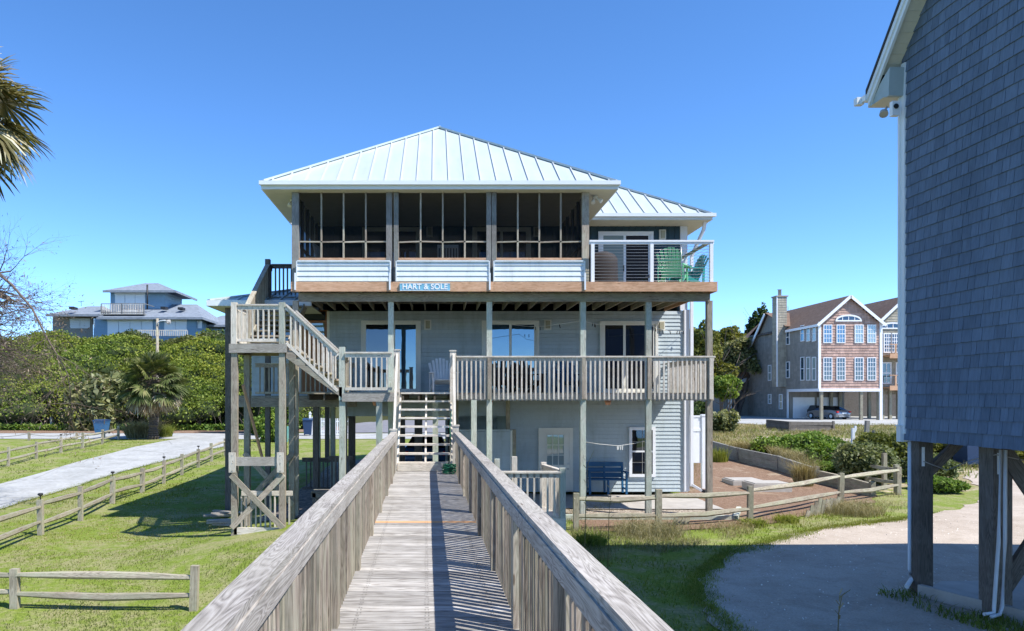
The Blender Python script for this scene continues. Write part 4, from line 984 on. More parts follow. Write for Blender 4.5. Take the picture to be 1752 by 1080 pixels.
def sofa(label, loc, w):
    c = thing('sofa', label, 'sofa', loc)
    m = MB(); m.box(-w/2, w/2, -.4, .4, .1, .35); m.build('base', M['brownpl'], c, local=True)
    m = MB(); m.box(-w/2, w/2, .28, .42, .35, .8); m.build('backrest', M['cushion'], c, local=True)
    for s in (-1, 1): m = MB(); m.box(s*w/2-.06, s*w/2+.06, -.4, .4, .3, .68); m.build('armrest', M['cushion'], c, local=True)
    n = int(w/.6)
    for k in range(n):
        m = MB(); x = -w/2+w*(k+.5)/n; q = [(x-.26, .36), (x+.26, .36), (x+.28, .86), (x+.1, .99), (x-.1, .98), (x-.28, .88)]; m.prism(q, .05, .26); m.build('cushion', M['cushion'], c, local=True)
sofa('pale cushioned sofa in the left bay of the porch, by the dark door', (PX(635, 21), 21.4, UF), 1.7)
sofa('pale cushioned sofa in the middle bay of the screened porch', (PX(712, 21), 21.4, UF), 1.2)
sofa('pale cushioned sofa across the right bay of the screened porch', (PX(890, 21), 21.4, UF), 2.6)
# blue bench by the ground floor window
b = thing('blue_bench', 'dark blue slatted garden bench beside the ground floor window', 'bench', (PX(1039, 21.6), 21.7, .09))
m = MB(); 
for i in range(4): m.box(-.56, .56, -.22+i*.11, -.13+i*.11, .42, .45, ax=0)
m.build('seat', M['bluepaint'], b, local=True)
m = MB()
for z, a in ((.50, .13), (.66, .13), (.83, .13)): m.beam((-.57, .25+z*.08, z+.03), (.57, .25+z*.08, z+.03), .025, a)
m.build('backrest', M['bluepaint'], b, local=True)
for x in (-.55, 0, .55):
    m = MB(); m.box(x-.03, x+.03, -.25, -.19, 0, .42 if x == 0 else .64, ax=2); m.build('leg', M['bluepaint'], b, local=True)
    m = MB(); m.beam((x, .24, 0), (x, .33, .92), .06, .06); m.build('leg', M['bluepaint'], b, local=True)
for x in (-.57, .57): m = MB(); m.box(x-.045, x+.045, -.28, .28, .64, .67, ax=1); m.box(x-.02, x+.02, -.2, .25, .12, .17, ax=1); m.build('armrest', M['bluepaint'], b, local=True)
# lines with pegs
def wire(name, label, pts, Y, pegs, n=10):
    m = MB(); P_ = [Vector((PX(a, y_), y_, PZ(c, y_))) for (a, c, y_) in pts]; m.tube(P_, .006, 4); o = thing(name, label, 'line', P_[0]); m.build('cord', M['trim'], o)
    for (a, c, y_) in pegs:
        m = MB(); x, z = PX(a, y_), PZ(c, y_); m.beam((x, y_, z+.01), (x+random.uniform(-.03, .03), y_, z-.09), .02, .02); m.build('peg', M['black'] if name == 'hook_line' else M['trim'], o)
wire('hook_line', 'thin line with small dark hooks strung across the middle storey', [(837, 548, 18.7), (870, 555, 20), (905, 559, 21), (935, 558, 20), (996, 549, 18.7), (1020, 555, 20), (1060, 554, 21.5), (1108, 553, 20.), (1120, 560, 21.), (1145, 567, 21.8), (1168, 567, 22.2)], 20, [(957, 556, 20), (1014, 553, 20), (1017, 554, 20), (1019, 555, 20), (1121, 562, 21), (1128, 566, 21.5), (1134, 566, 21.6), (1146, 567, 21.8), (1159, 567, 22), (1162, 567, 22), (1169, 567, 22.1), (916, 560, 21), (924, 560, 21)])
wire('clothes_line', 'slack white clothes line with pegs strung above the blue bench', [(1000, 756, 18.7), (1025, 760, 18.7), (1058, 763, 18.7), (1085, 759, 18.7), (1105, 754, 18.7)], 18.7, [(1056+3*k, 764, 18.68) for k in range(4)])
# low dark rail, work bench, boards under the stair
lr = thing('low_railing', 'dark low wooden railing standing in the shade behind the stair tower', 'railing', (-3.2, 22, 0))
railing(lr, (-4.2, 22.6, .05), (-2.6, 22.6, .05), 1.05, .13, .04, 'dark', 'dark', -.05, bot=True)
railing(lr, (-3.1, 20.8, .05), (-2.4, 20.8, .05), 1.25, .09, .04, 'dark', 'dark', -.05, bot=True)
wbn = thing('work_bench', 'weathered wooden work bench beneath the left deck', 'bench', (PX(565, 19.2), 19.4, .03))
m = MB(); m.box(-.5, .5, -.3, .3, .42, .46, ax=0); m.box(-.5, .5, -.3, -.26, .3, .42, ax=0); m.build('top', M['wood'], wbn, local=True)
for a in (-.42, .42):
    for c in (-.26, .26): m = MB(); m.box(a-.045, a+.045, c-.04, c+.04, 0, .42, ax=2); m.build('leg', M['wood'], wbn, local=True)
for k, (px, y_, n_) in enumerate(((383, 20.5, 5), (390, 18.6, 4))):
    x = PX(px, y_); m = MB()
    for i in range(n_): m.beam((x-.5+random.uniform(-.2, .2), y_+random.uniform(-.2, .2), gz(x, y_)+.03+.04*i), (x+.5+random.uniform(-.3, .1), y_+random.uniform(-.3, .3), gz(x, y_)+.05+.04*i), .14, .035)
    tag(m.build('board_pile', M['rail']), ('loose pile of scrap boards on the grass behind the tower', 'second pile of scrap boards at the foot of the stair tower')[k], 'boards')
# white privacy fence panel at the right corner
vf = thing('vinyl_fence', 'white vinyl privacy panel with one post at the right corner of the house', 'fence', (PX(1195, 24), 24, 0))
m = MB(); Y = 24; m.box(7.95, PX(1201, Y), Y-.02, Y+.02, PZ(792, Y), PZ(714, Y), r=.5); m.box(7.95, PX(1201, Y), Y-.035, Y-.021, PZ(738, Y), PZ(733, Y), ax=0); m.box(7.95, PX(1201, Y), Y-.035, Y+.035, PZ(714, Y), PZ(711, Y), ax=0); m.build('panel', M['vinyl'], vf)
m = MB(); x = PX(1203.5, Y); m.box(x-.065, x+.065, Y-.065, Y+.065, -.1, PZ(712, Y), ax=2); m.box(x-.08, x+.08, Y-.08, Y+.08, PZ(712, Y), PZ(709, Y)); m.build('post', M['vinyl'], vf)
# timber edging of the patio
for k, (a, b_) in enumerate((((3.1, 18.12), (7.55, 18.12)), ((7.6, 18.15), (8.3, 19.6)))):
    m = MB(); m.beam((*a, gz(*a)+.06), (*b_, gz(*b_)+.06), .12, .12); tag(m.build('edging_timber', M['green']), ('long pale timber edging the front of the pebble strip', 'short pale timber edging the right end of the pebble strip')[k], 'timber')
# ---------------------------------------------------------------- grey shingled house on the right
GH = thing('shingled_house', 'tall slate-blue shingled house raised on dark square pilings at the right edge', 'house', (9, 8, -.1))
YC = 11.5; XC = PX(1545, YC); ZB = 2.32; YN = 4.4; RS = 1.2
yo = 11.92; ez = PZ(161, 11.9); 
yr = 9.5; YE = 4.0; rz_ = ez+RS*(yo-yr)  # ridge and long near slope are out of frame, shaped for their shadow
def wx(y): return XC+SK*(y-YC)
L = YC-YN; u = Vector((-SK, -1, 0)).normalized() # along the wall, towards the camera
m = MB()
def clip(z):
    # roof underside height above the wall at distance s from the corner: rises then falls
    zc_ = ez+RS*(yo-YC)-.14
    if z <= zc_: return (0, L)
    s = max(0, (z-zc_)/RS-.2); return (s, min(L, YC-yr+(rz_-z+.1)*(yr-YE)/(rz_-ez)))
shakes(m, (XC, YC), (u.x, u.y), L, ZB, rz_-.25, .183, .09, .24, clip, .022)
# u turned clockwise must face -X
m.build('wall', M['shakegrey'], GH)
m = MB(); xe = 19.0
m.box(XC+.05, xe, YC-.1, YC, ZB, ez+.3); m.box(XC+.05, xe, YN, YN+.1, ZB, ez+.3); m.box(xe-.1, xe, YN+.1, YC-.1, ZB, ez+.3); m.build('far_walls', M['shakegrey'], GH)
m = MB(); m.box(XC+.06, xe-.11, YN+.12, YC-.11, ZB+.005, ZB+.25); m.build('floor_frame', M['dark'], GH)
m = MB(); m.box(XC-.06, XC+.10, YC-.0, YC+.04, ZB+.1, ez+.1, ax=2); m.box(XC-.035, XC-.005, YC-.09, YC, ZB+.1, ez+.3, ax=2); m.build('corner_board', M['alu'], GH)
m = MB(); m.box(XC-.075, XC+.06, YC-.05, YC+.05, ZB-.03, ZB+.22, ax=2); m.box(XC-.095, XC+.06, YC-.06, YC+.06, ZB+.22, ZB+.235, ax=0); m.build('trim_box', M['alu'], GH)
# roof slabs with rake overhang
XO = PX(1483, 11.9)+.03
m = MB(); th = .14
def slab(y0, z0, y1, z1, x0, x1, th):
    m.prism([(y0, z0), (y1, z1), (y1, z1+th), (y0, z0+th)], x0, x1, axis='x')
slab(yo, ez, yr, rz_, XO-.04, xe+.4, .07); slab(YE, ez, yr, rz_, XO-.04, xe+.4, .07); m.build('roof', M['roofdark'], GH)
m = MB(); hh = .22
for (a, b) in (((yo, ez-.0), (yr, rz_)), ((YE, ez), (yr, rz_))):
    m.prism([(a[0], a[1]-hh), (b[0], b[1]-hh), (b[0], b[1]-.003), (a[0], a[1]-.003)], XO, XO+.04, axis='x')
    m.prism([(a[0], a[1]-.11), (b[0], b[1]-.11), (b[0], b[1]-.004), (a[0], a[1]-.004)], XO-.025, XO-.001, axis='x')
m.box(XO-.05, xe, yo-.01, yo+.1, ez-.1, ez-.0, ax=0); m.build('rake_board', M['alu'], GH)
m = MB(); xw = wx(YC)-.03
sl_ = math.sqrt(1+RS*RS); k = 0; s = 0.28
while s < yo-yr-.02:
    a = yo-s; b = a-.098; za = ez-.13+RS*s; zb2 = za+RS*.098
    m.face([(XO+.04, a, za), (xw+.06, a, za), (xw+.06, b, zb2), (XO+.04, b, zb2)], None, random.random()*.3); 
    m.box(XO+.04, xw+.06, a-.006, a+.004, za-.006, za+.002)
    s += .1
m.build('soffit', M['soffit'], GH)
m = MB(); q = [(yo, ez-.22), (YC-.06, ez-.22), (YC-.09, ez+.22), (yo-.25, ez+.06)]; m.prism(q, XO+.041, xw+.005, axis='x'); m.build('eave_return', M['eave'], GH)
m = MB(); m.face([(XO, yo, ez-.222), (xe, yo, ez-.222), (xe, YC, ez-.222), (XO, YC, ez-.222)]); m.build('eave_soffit', M['soffit'], GH)
m = MB(); m.box(XO-.12, XO+.0, yo+.1, yo+.2, ez-.12, ez-.0); m.build('gutter_end', M['alu'], GH)
# flood light and round-vent box at the corner
m = MB(); x, y, z = PX(1519, 11.6), 11.62, PZ(182, 11.6); m.tube([(x, y, z), (x-.04, y, z-.08)], .018, 8); m.tube([(x-.03, y, z-.06), (x-.07, y-.03, z-.1), (x-.09, y-.06, z-.15)], [.025, .06, .065], 10); m.build('flood_light', M['concrete'], GH)
m = MB(); x = PX(1530, 11.4); z = PZ(186, 11.4); m.box(x-.05, x+.06, 11.36, 11.44, z-.12, z+.11); bx_ = m.build('vent_box', M['vinyl'], GH)
m = MB(); m.tube([(x, 11.355, z+.02), (x, 11.345, z+.02)], .04, 14); m.build('round_vent', M['black'], bx_)
# piles and braces
for (px, yy, w, zl) in ((1576, 11.35, .112, 0), (1703, 10.2, .135, 0), (1800, 7.8, .14, 0), (1700, 14, .1, 0)):
    if px == 1700: continue
    x = PX(px, yy); m = MB(); m.tube([(x, yy, gz(x, yy)-.3), (x, yy, ZB-.02)], [w*1.1, w], 4 if True else 10, smooth=False) if False else m.box(x-w, x+w, yy-w, yy+w, gz(x, yy)-.3, ZB+.004, ax=2); m.build('pile', M['dark'], GH)
    m = MB(); m.box(x-w*.6, x-w*.2, yy-w-.006, yy-w, ZB-.4, ZB-.1, ax=2)
    m.tube([(x-w*.4, yy-w-.006, ZB-.2), (x-w*.4, yy-w-.02, ZB-.2)], .012, 6); m.build('strap', M['alu'], GH)
for (x, yy) in ((11, 11.3), (14.5, 11.3), (18, 11.3), (11, 7.8), (14.5, 7.8), (18, 7.8), (7.6, 4.7), (11, 4.7), (14.5, 4.7), (18, 4.7)):
    m = MB(); m.box(x-.13, x+.13, yy-.13, yy+.13, gz(x, yy)-.3, ZB+.004, ax=2); m.build('pile', M['dark'], GH)
m = MB(); m.beam((PX(1588, 11.4), 11.4, PZ(808, 11.4)), (PX(1640, 11.4), 11.4, PZ(757, 11.4)), .09, .14); m.build('brace', M['dark'], GH)
m = MB(); y1 = 10.1; m.beam((PX(1718, y1), y1, PZ(772, y1)), (PX(1800, y1), y1-.3, PZ(930, y1)), .09, .2); m.build('brace', M['dark'], GH)
m = MB(); m.beam((PX(1715, y1), y1+.15, PZ(1035, y1)), (PX(1800, y1), y1, PZ(880, y1)), .09, .2); m.build('brace', M['dark'], GH)
m = MB(); y1 = 9.95
xa = PX(1709, y1)
m.tube([(xa+.03, y1, ZB-.05), (xa-.02, y1-.02, 1.0), (xa-.09, y1-.03, .1), (xa-.1, y1-.04, .02), (xa-.28, y1-.1, .02)], .024, 8); m.tube([(xa+.09, y1, ZB-.05), (xa+.07, y1-.02, 1.0), (xa+.03, y1-.02, .1), (xa-.03, y1-.05, .0), (xa-.22, y1-.15, 0)], .024, 8)
m.build('drain_pipe', M['pvc'], GH)
m = MB(); m.tube([(PX(1580, 11.2), 11.2, 2.0), (PX(1620, 11.3), 11.3, 1.85), (PX(1660, 10.8), 10.8, 2.05), (xa, 10., 2.2), (xa+.5, 10., 2.1)], .008, 5); m.build('cable', M['concrete'], GH)
m = MB(); xq = PX(1568, 11.3); m.tube([(xq, 11.45, ZB), (xq, 11.45, .25), (xq-.02, 11.4, .1), (xq-.22, 11.2, .04)], .035, 8); m.build('downspout', M['pvc'], GH)
o = patch('concrete_pad', [(xq, 11.2), (8.4, 11.9), (19, 11.9), (19, 4), (9.0, 4), (8.2, 9.6), (xq+.05, 10.9)], M['concrete'], .07, 1.)
m = MB(); m.beam((xq-.05, 11.15, .0), (8.2, 9.5, .0), .1, .18); tag(m.build('kerb_edging', M['concrete']), 'low pale concrete edge at the foot of the shingled house pilings', 'kerb')

# ---------------------------------------------------------------- split rail fences
def split_fence(name, label, posts, h=.95, caps=(), group=None, zfix=None, double=True, rope=False):
    f = thing(name, label, 'fence', (posts[0][0], posts[0][1], gz(*posts[0])), group)
    zz = [gz(x, y) for x, y in posts]
    for i, (x, y) in enumerate(posts):
        hh = h+random.uniform(-.05, .07); w = .06+random.uniform(0, .015); m = MB(); t = random.uniform(-.03, .03)
        m.beam((x, y, zz[i]-.2), (x+t, y+random.uniform(-.02, .02), zz[i]+hh), w*2, w*1.6, up=(0, 1, 0), jit=.1); p = m.build('post', M['log'], f)
        if i in caps:
            m = MB(); m.tube([(x+t, y, zz[i]+hh), (x+t, y, zz[i]+hh+.1)], .015, 6); m.tube([(x+t, y, zz[i]+hh+.1), (x+t, y, zz[i]+hh+.14), (x+t, y, zz[i]+hh+.17)], [.035, .075, .05], 10); m.build('solar_lamp', M['black'], p)
    for i in range(len(posts)-1):
        a, b = posts[i], posts[i+1]
        for k, fr in enumerate((.82, .36) if double else (.8,)):
            A = Vector((*a, zz[i]+h*fr+random.uniform(-.04, .04))); B = Vector((*b, zz[i+1]+h*fr+random.uniform(-.04, .04))); mid = (A+B)/2+Vector((0, 0, random.uniform(-.06, .02)))
            m = MB(); r = random.random()
            if rope: m.tube([A.lerp(B, t)+Vector((0, 0, -.18*4*t*(1-t))) for t in [j/8 for j in range(9)]], .025, 6)
            else:
                d = (B-A).normalized(); sdv = d.cross(Vector((0, 0, 1))).normalized()
                q = []
                for (P0, w, hh) in ((A-d*.06, .035, .07), (A.lerp(mid, .5), .055, .115), (mid, .06, .13), (mid.lerp(B, .5), .055, .12), (B+d*.06, .035, .07)):
                    j = random.uniform(-.012, .012); q.append([P0+sdv*(w*ca+j)+Vector((0, 0, hh*.5*cb)) for ca, cb in ((-1, -.7), (.2, -1), (1, -.3), (.7, .9), (-.6, 1))])
                L = 0
                for a_ in range(4):
                    ll = (q[a_+1][0]-q[a_][0]).length
                    for e in range(5):
                        e2 = (e+1) % 5; m.face([q[a_][e], q[a_][e2], q[a_+1][e2], q[a_+1][e]], [(L, e*.08), (L, e*.08+.08), (L+ll, e*.08+.08), (L+ll, e*.08)], r)
                    L += ll
                m.face(q[0], None, r); m.face(q[-1], None, r)
            m.build('rail' if not rope else 'rope', M['log'] if not rope else M['greywood'], f)
    return f
def gp2(px, py): v = GP(px, py); return (v.x, v.y)
p0 = (PX(26, 12.26), 12.26); p1 = (PX(331, 12.1), 12.1)
split_fence('split_rail_fence', 'short two-rail split fence in the left foreground lawn', [(p0[0]-3.1, 12.45), p0, p1], .62+.1)
split_fence('split_rail_fence', 'long split rail fence with solar lamp caps running along the drive', [(-10.05, 14.9)]+[gp2(a, b) for a, b in ((70, 917), (138, 891), (192, 862), (243, 843), (280, 829), (311, 813), (339, 800), (362, 790), (385, 781))], .95, caps=(1, 3, 5, 7))
split_fence('split_rail_fence', 'split rail fence on the far side of the drive, left of the palm', [gp2(a, b) for a, b in ((-45, 815), (14, 798), (62, 785), (104, 775), (141, 767), (175, 760), (203, 753))], .95, caps=(3,))
split_fence('rope_fence', 'row of short posts with slack rope along the far road', [gp2(a, b) for a, b in ((-40, 757), (50, 754), (131, 753), (178, 752))], .6, double=False, rope=True)
split_fence('split_rail_fence', 'split rail fence round the pine straw bed right of the house', [(PX(985, 16.6), 16.6), (PX(1105, 18.0), 17.0), gp2(1283, 893), gp2(1438, 862), gp2(1537, 847)], .92)
split_fence('split_rail_fence', 'short return of split rail fence against the grey-green bush', [gp2(1535, 845), (PX(1485, 24.2), 24.2)], .95)
m = MB(); x, y = gp2(1513, 838); m.beam((x, y, -.3), (x, y, 1.15), .12, .12, up=(0, 1, 0)); tag(m.build('wooden_post', M['log']), 'lone tall post standing before the bush inside the fence corner', 'post')
# little wooden stakes
def stakes(label, a, b, n, h):
    s = thing('stake_edging', label, 'edging', (*a, gz(*a)))
    for i in range(n):
        t = i/(n-1); x = a[0]+(b[0]-a[0])*t; y = a[1]+(b[1]-a[1])*t; hh = h*(.45+.55*min(1, t*3)) if n > 5 else h
        m = MB(); m.beam((x, y, gz(x, y)-.1), (x+.1, y+.02, gz(x, y)+hh*random.uniform(.85, 1.1)), .09, .03, up=(0, 1, 0)); m.build('stake', M['log'], s)
stakes('row of leaning pale wooden stakes under the lower fence rail', gp2(1378, 886), gp2(1430, 874), 9, .42)
stakes('few low pale stakes beside the middle fence post of the patio', gp2(1150, 900), gp2(1172, 898), 4, .2)
# timber retaining walls
def rwall(label, pts, h, mat):
    w = thing('retaining_wall', label, 'wall', (*pts[0], gz(*pts[0])))
    for i in range(len(pts)-1):
        a, b = pts[i], pts[i+1]; za, zb_ = gz(*a), gz(*b); nb_ = 3
        for k in range(nb_):
            m = MB(); z = h/nb_
            m.beam((a[0]+random.uniform(-.02, .02), a[1], za+z*(k+.5)-.04), (b[0], b[1]+random.uniform(-.03, .03), zb_+z*(k+.5)*(.9 if i == len(pts)-2 else 1)-.04), .12, z*.96); m.build('timber', mat, w)
        m = MB(); m.box(b[0]-.07, b[0]+.07, b[1]-.14, b[1]-.0, zb_-.2, zb_+h*.95, ax=2); m.build('stake_post', mat, w)
rwall('long grey timber retaining wall behind the pine straw bed', [gp2(1205, 772), gp2(1262, 790), gp2(1330, 806), gp2(1395, 826)], .62, M['greywood'])
rwall('pale sloping timber wall end between the green bush and the fence', [gp2(1402, 828), gp2(1445, 838), gp2(1490, 850)], .5, M['log'])
rwall('dark timber wall on the dune in front of the pink house', [(PX(1312, 57), 57), (PX(1350, 54), 54), (PX(1425, 55), 55)], .8, M['dark'])
# septic lids
for lab, (px, py), (a, b_), h in (('flat concrete lid nearer the house on the pine straw', (1279, 831), (.55, .5), .16), ('grey concrete box lid right of the flat one on the pine straw', (1319, 842), (.62, .45), .28)):
    x, y = gp2(px, py); m = MB(); m.box(x-a, x+a, y-b_*.3, y+b_*1.7, gz(x, y)-.1, gz(x, y)+h, r=.5); m.box(x-a*.9, x+a*.9, y-b_*.2, y+b_*1.6, gz(x, y)+h, gz(x, y)+h+.03, r=.5); tag(m.build('concrete_lid', M['concrete']), lab, 'lid', 'concrete lids on the pine straw')
# small marker posts on the dune
for lab, px, py, h, w, mt in (('white capped pipe standing on the dune path', 1459, 763, .95, .07, 'pvc'), ('pale short pipe standing higher on the dune', 1463, 741, .5, .07, 'pvc'), ('tall grey post beside the dune path', 1481, 765, 1.4, .09, 'greywood'), ('short dark leaning post right of the tall grey post', 1494, 762, .8, .1, 'greywood'), ('short grey leaning log left of the tall grey post', 1472, 760, .4, .12, 'greywood')):
    x, y = gp2(px, py); m = MB(); m.beam((x, y, gz(x, y)-.1), (x+random.uniform(-.05, .15), y, gz(x, y)+h), w*2, w*2, up=(0, 1, 0)); m.tube([(x, y, gz(x, y)-.1), (x, y, gz(x, y)+h*.3)], w*1.2, 8); tag(m.build('marker_post', M[mt]), lab, 'post')

# ---------------------------------------------------------------- bins, lamp, boxes by the road
def bin_(label, mat, px, py, w=.6, h=1.08):
    x, y = gp2(px, py); z = gz(x, y)+.03; b = thing('wheelie_bin', label, 'bin', (x, y, z))
    m = MB(); c = []
    for zz, s in ((.08, .78), (h*.86, 1.)): c += [(-w/2*s, -w/2*s, zz), (w/2*s, -w/2*s, zz), (w/2*s, w/2*s, zz), (-w/2*s, w/2*s, zz)]
    m.hexa(c, .4); m.box(-w*.52, w*.52, -w*.52, w*.52, h*.84, h*.9); m.build('body', mat, b, local=True)
    m = MB(); m.prism([(-w*.56, h*.9), (w*.5, h*.9), (w*.5, h*.97), (0, h*1.02), (-w*.56, h*.94)], -w*.54, w*.54, axis='x'); m.build('lid', M['navy'], b, local=True)
    for s in (-1, 1): m = MB(); m.tube([(s*w*.42, w*.42, .1), (s*w*.5, w*.42, .1)], .1, 12); m.build('wheel', M['rubber'], b, local=True)
    return b
bin_('blue wheelie bin with a dark lid at the roadside behind the rail fence', M['bin'], 174, 743, .95, 1.15)
bin_('navy wheelie bin beside the white picket panel under the house', M['navy'], 527, 746, .7, 1.3)
x = PX(240, 57); sl_p = thing('street_lamp', 'wooden pole street lamp rising above the hedge behind the palm', 'street lamp', (x, 60.5, 0))
m = MB(); m.tube([(x, 60.5, 0), (x, 60.5, PZ(545, 60.5))], [.15, .11], 10); m.build('pole', M['log'], sl_p)
m = MB(); zt = PZ(549, 60.5); m.tube([(x, 60.3, zt-.35), (x+.25, 60.3, zt-.05), (x+.6, 60.2, zt), (x+.95, 60.2, zt-.02)], .045, 6); m.build('arm', M['alu'], sl_p)
m = MB(); m.tube([(x+.85, 60.2, zt-.1), (x+1.2, 60.2, zt-.1)], [.13, .16], 10); m.tube([(x+1.02, 60.2, zt-.15), (x+1.02, 60.2, zt-.32)], [.16, .1], 10); m.build('lamp_head', M['concrete'], sl_p)
x, y = gp2(88, 736); m = MB(); m.box(x-.08, x+.08, y-.08, y+.08, -.1, 1.2); m.prism([(x-.08, 1.2), (x+.08, 1.2), (x, 1.32)], y-.08, y+.08); tag(m.build('marker_post', M['white']), 'pale short post at the edge of the thicket beyond the road', 'post')
# utility box
x, y = gp2(482, 757); ub = MB(); c = []
for (zz, s, dx) in ((0., 1., 0), (1.05, .85, .25)): c += [(x-.35*s+dx, y-.3, zz), (x+.35*s+dx, y-.3, zz), (x+.35*s+dx, y+.3, zz), (x-.35*s+dx, y+.3, zz)]
ub.hexa(c, .3); tag(ub.build('utility_box', M['tealbox']), 'teal leaning utility box on the lawn beside clipped shrubs', 'utility box')
# white picket panel
x0, y0 = gp2(531, 746); pf = thing('picket_fence', 'white picket fence panel behind the carport', 'fence', (x0, y0, 0)); x1 = PX(600, y0)
m = MB(); m.box(x0, x1, y0+.02, y0+.05, .35, .45, ax=0); m.box(x0, x1, y0+.02, y0+.05, 1.1, 1.2, ax=0); m.build('rail', M['vinyl'], pf)
k = 0; x = x0+.1
while x < x1: m = MB(); hh = 1.5-.12*math.sin(min(1, (x-x0)/1.6)*math.pi/2); m.box(x, x+.07, y0-.02, y0+.018, .1, hh, ax=2); m.build('picket', M['vinyl'], pf); x += .14
m = MB(); m.box(x0-.1, x0+.05, y0-.05, y0+.1, 0, 1.75, ax=2); m.prism([(x0-.13, 1.75), (x0+.08, 1.75), (x0-.025, 1.9)], y0-.08, y0+.13); m.build('post', M['vinyl'], pf)

# ---------------------------------------------------------------- cars
def car(label, mat, loc, rz, coupe=True, L=4.5, Wd=1.8):
    c = thing('parked_car', label, 'car', loc, None, rz)   # nose towards +Y
    m = MB(); prof = [(-2.22, .28, 1.), (-2.25, .62, 1.), (-2.15, .92, .96), (-1.5, 1.0, .95), (-.7, 1.0, .95), (.9, .95, .95), (1.9, .8, .92), (2.2, .6, .9), (2.25, .3, .9), (1.9, .2, .95), (-1.9, .2, .95)]
    n = len(prof); K = [(-1, .93), (-.93, 1.0), (.93, 1.0), (1, .93)]
    secs = []
    for kx, ks in ((-1, .0), (1, .0)): pass
    rows = []
    for xf, sc in ((-.5, .9), (-.485, .97), (-.42, 1.0), (.42, 1.0), (.485, .97), (.5, .9)):
        rows.append([(xf*Wd*p[2], p[0]*sc, .2+(p[1]-.2)*(.96+.04*sc)) for p in prof])
    for i in range(len(rows)-1):
        for k in range(n): k2 = (k+1) % n; m.face([rows[i][k], rows[i][k2], rows[i+1][k2], rows[i+1][k]], None, .5, True)
    m.face(rows[0], None, .5); m.face(rows[-1], None, .5); m.build('body', mat, c, local=True)
    m = MB(); top = [(-1.75, .98), (-1.0, 1.36), (-.2, 1.42), (.35, 1.36), (1.15, .94)]
    A = [(-.80, p[0], p[1]) if p[1] < 1.1 else (-.58, p[0], p[1]) for p in top]; B = [(-a[0], a[1], a[2]) for a in A]
    for i in range(4): m.face([A[i], A[i+1], B[i+1], B[i]], None, .5, True)
    m.face(A, None, .5); m.face(B, None, .5); m.build('window_band', M['glassdark'], c, local=True)
    m = MB(); m.face([(-.56, -1.02, 1.375), (.56, -1.02, 1.375), (.56, -.2, 1.435), (-.56, -.2, 1.435)]); m.face([(-.56, -.2, 1.435), (.56, -.2, 1.435), (.56, .35, 1.375), (-.56, .35, 1.375)]); m.build('roof', mat, c, local=True)
    for s in (-1, 1):
        for yy in (-1.4, 1.4):
            m = MB(); m.tube([(s*.72, yy, .33), (s*.91, yy, .33)], .33, 18); w = m.build('wheel', M['rubber'], c, local=True)
            m = MB(); m.tube([(s*.90, yy, .33), (s*.925, yy, .33)], .2, 12); m.build('rim', M['alu'], w, local=True)
        m = MB(); m.box(s*.78-.14, s*.78+.1, -2.26, -2.1, .72, .88); m.build('tail_light', M['redlight'], c, local=True)
    m = MB(); m.box(-.26, .26, -2.285, -2.25, .6, .74); m.build('number_plate', M['vinyl'], c, local=True)
    m = MB(); m.box(-.7, .7, -2.29, -2.1, .28, .42); m.build('bumper', M['carsilver'], c, local=True)
    return c
x = PX(1425, 76); car('dark car with red tail lights parked under the pink shingled house', M['carsilver'], (x, 77, gz(x, 77)+.05), R(14))
x = PX(1402, 79.5); car('black car parked deeper under the pink shingled house', M['carblack'], (x, 80.5, gz(x, 80)+.05), R(20))
car('blue car parked in the carport, seen through the open steps', M['carblue'], (-.35, 29.5, .08), 0)
x = PX(1236, 92); car('white car parked beyond the trees right of the house', M['vinyl'], (x, 96, gz(x, 96)+.05), R(85))
# ---------------------------------------------------------------- pink shingled house
PH = thing('shingle_townhouse', 'pink and taupe shingled townhouse on pilings with gabled brown roof', 'house', (45, 80, .6))
Y0 = 74.; X0 = PX(1402, Y0); X1 = PX(1506, Y0); g0 = .6; zb0 = PZ(665, Y0); ze = PZ(551, Y0); zpk = PZ(506, Y0); xm = (X0+X1)/2-.1
def gclip(z):
    if z <= ze: return (0, X1-X0)
    s = (z-ze)/(zpk-ze)*(xm-X0); s2 = (z-ze)/(zpk-ze)*(X1-xm); return (s, X1-X0-s2)
m = MB(); shakes(m, (X0, Y0), (1, 0), X1-X0, zb0, zpk-.2, .28, .25, .6, gclip, .05); m.build('front_wall', M['shakepink'], PH)
m = MB(); 
def s2(m, p, u, L, z0, z1): shakes(m, p, u, L, z0, z1, .28, .25, .6, None, .03)
D1 = 91.0; yb = 80.5
s2(m, (X0, yb), (0, -1), yb-Y0, zb0, ze); s2(m, (X0-.0, D1), (0, -1), D1-yb, g0, ze-.2); m.build('side_wall', M['shakeside'], PH)
m = MB(); m.box(X0+.05, X1-.05, Y0+.05, yb, zb0-.3, zb0-.02); m.box(X1-.2, X1-.1, Y0+.1, D1, zb0, ze); m.box(X0+.2, X1, D1-.2, D1-.1, g0, ze); m.box(X0+.1, X1, yb, yb+.2, g0, zb0-.3); m.build('inner_wall', M['shakeside'], PH)
m = MB(); m.box(X0-.1, X1+.1, Y0-.12, Y0+.02, zb0-.3, zb0, ax=0); m.box(X0-.15, X0+.1, Y0-.1, Y0-.0, zb0, ze, ax=2); m.box(X1-.1, X1+.18, Y0-.1, Y0, g0, ze, ax=2); m.box(X0-.12, X0-.0, Y0, yb, zb0-.3, zb0, ax=1); m.box(X0-.12, X0+.0, yb-.1, yb+.15, g0, zb0, ax=2); m.build('trim_board', M['vinyl'], PH)
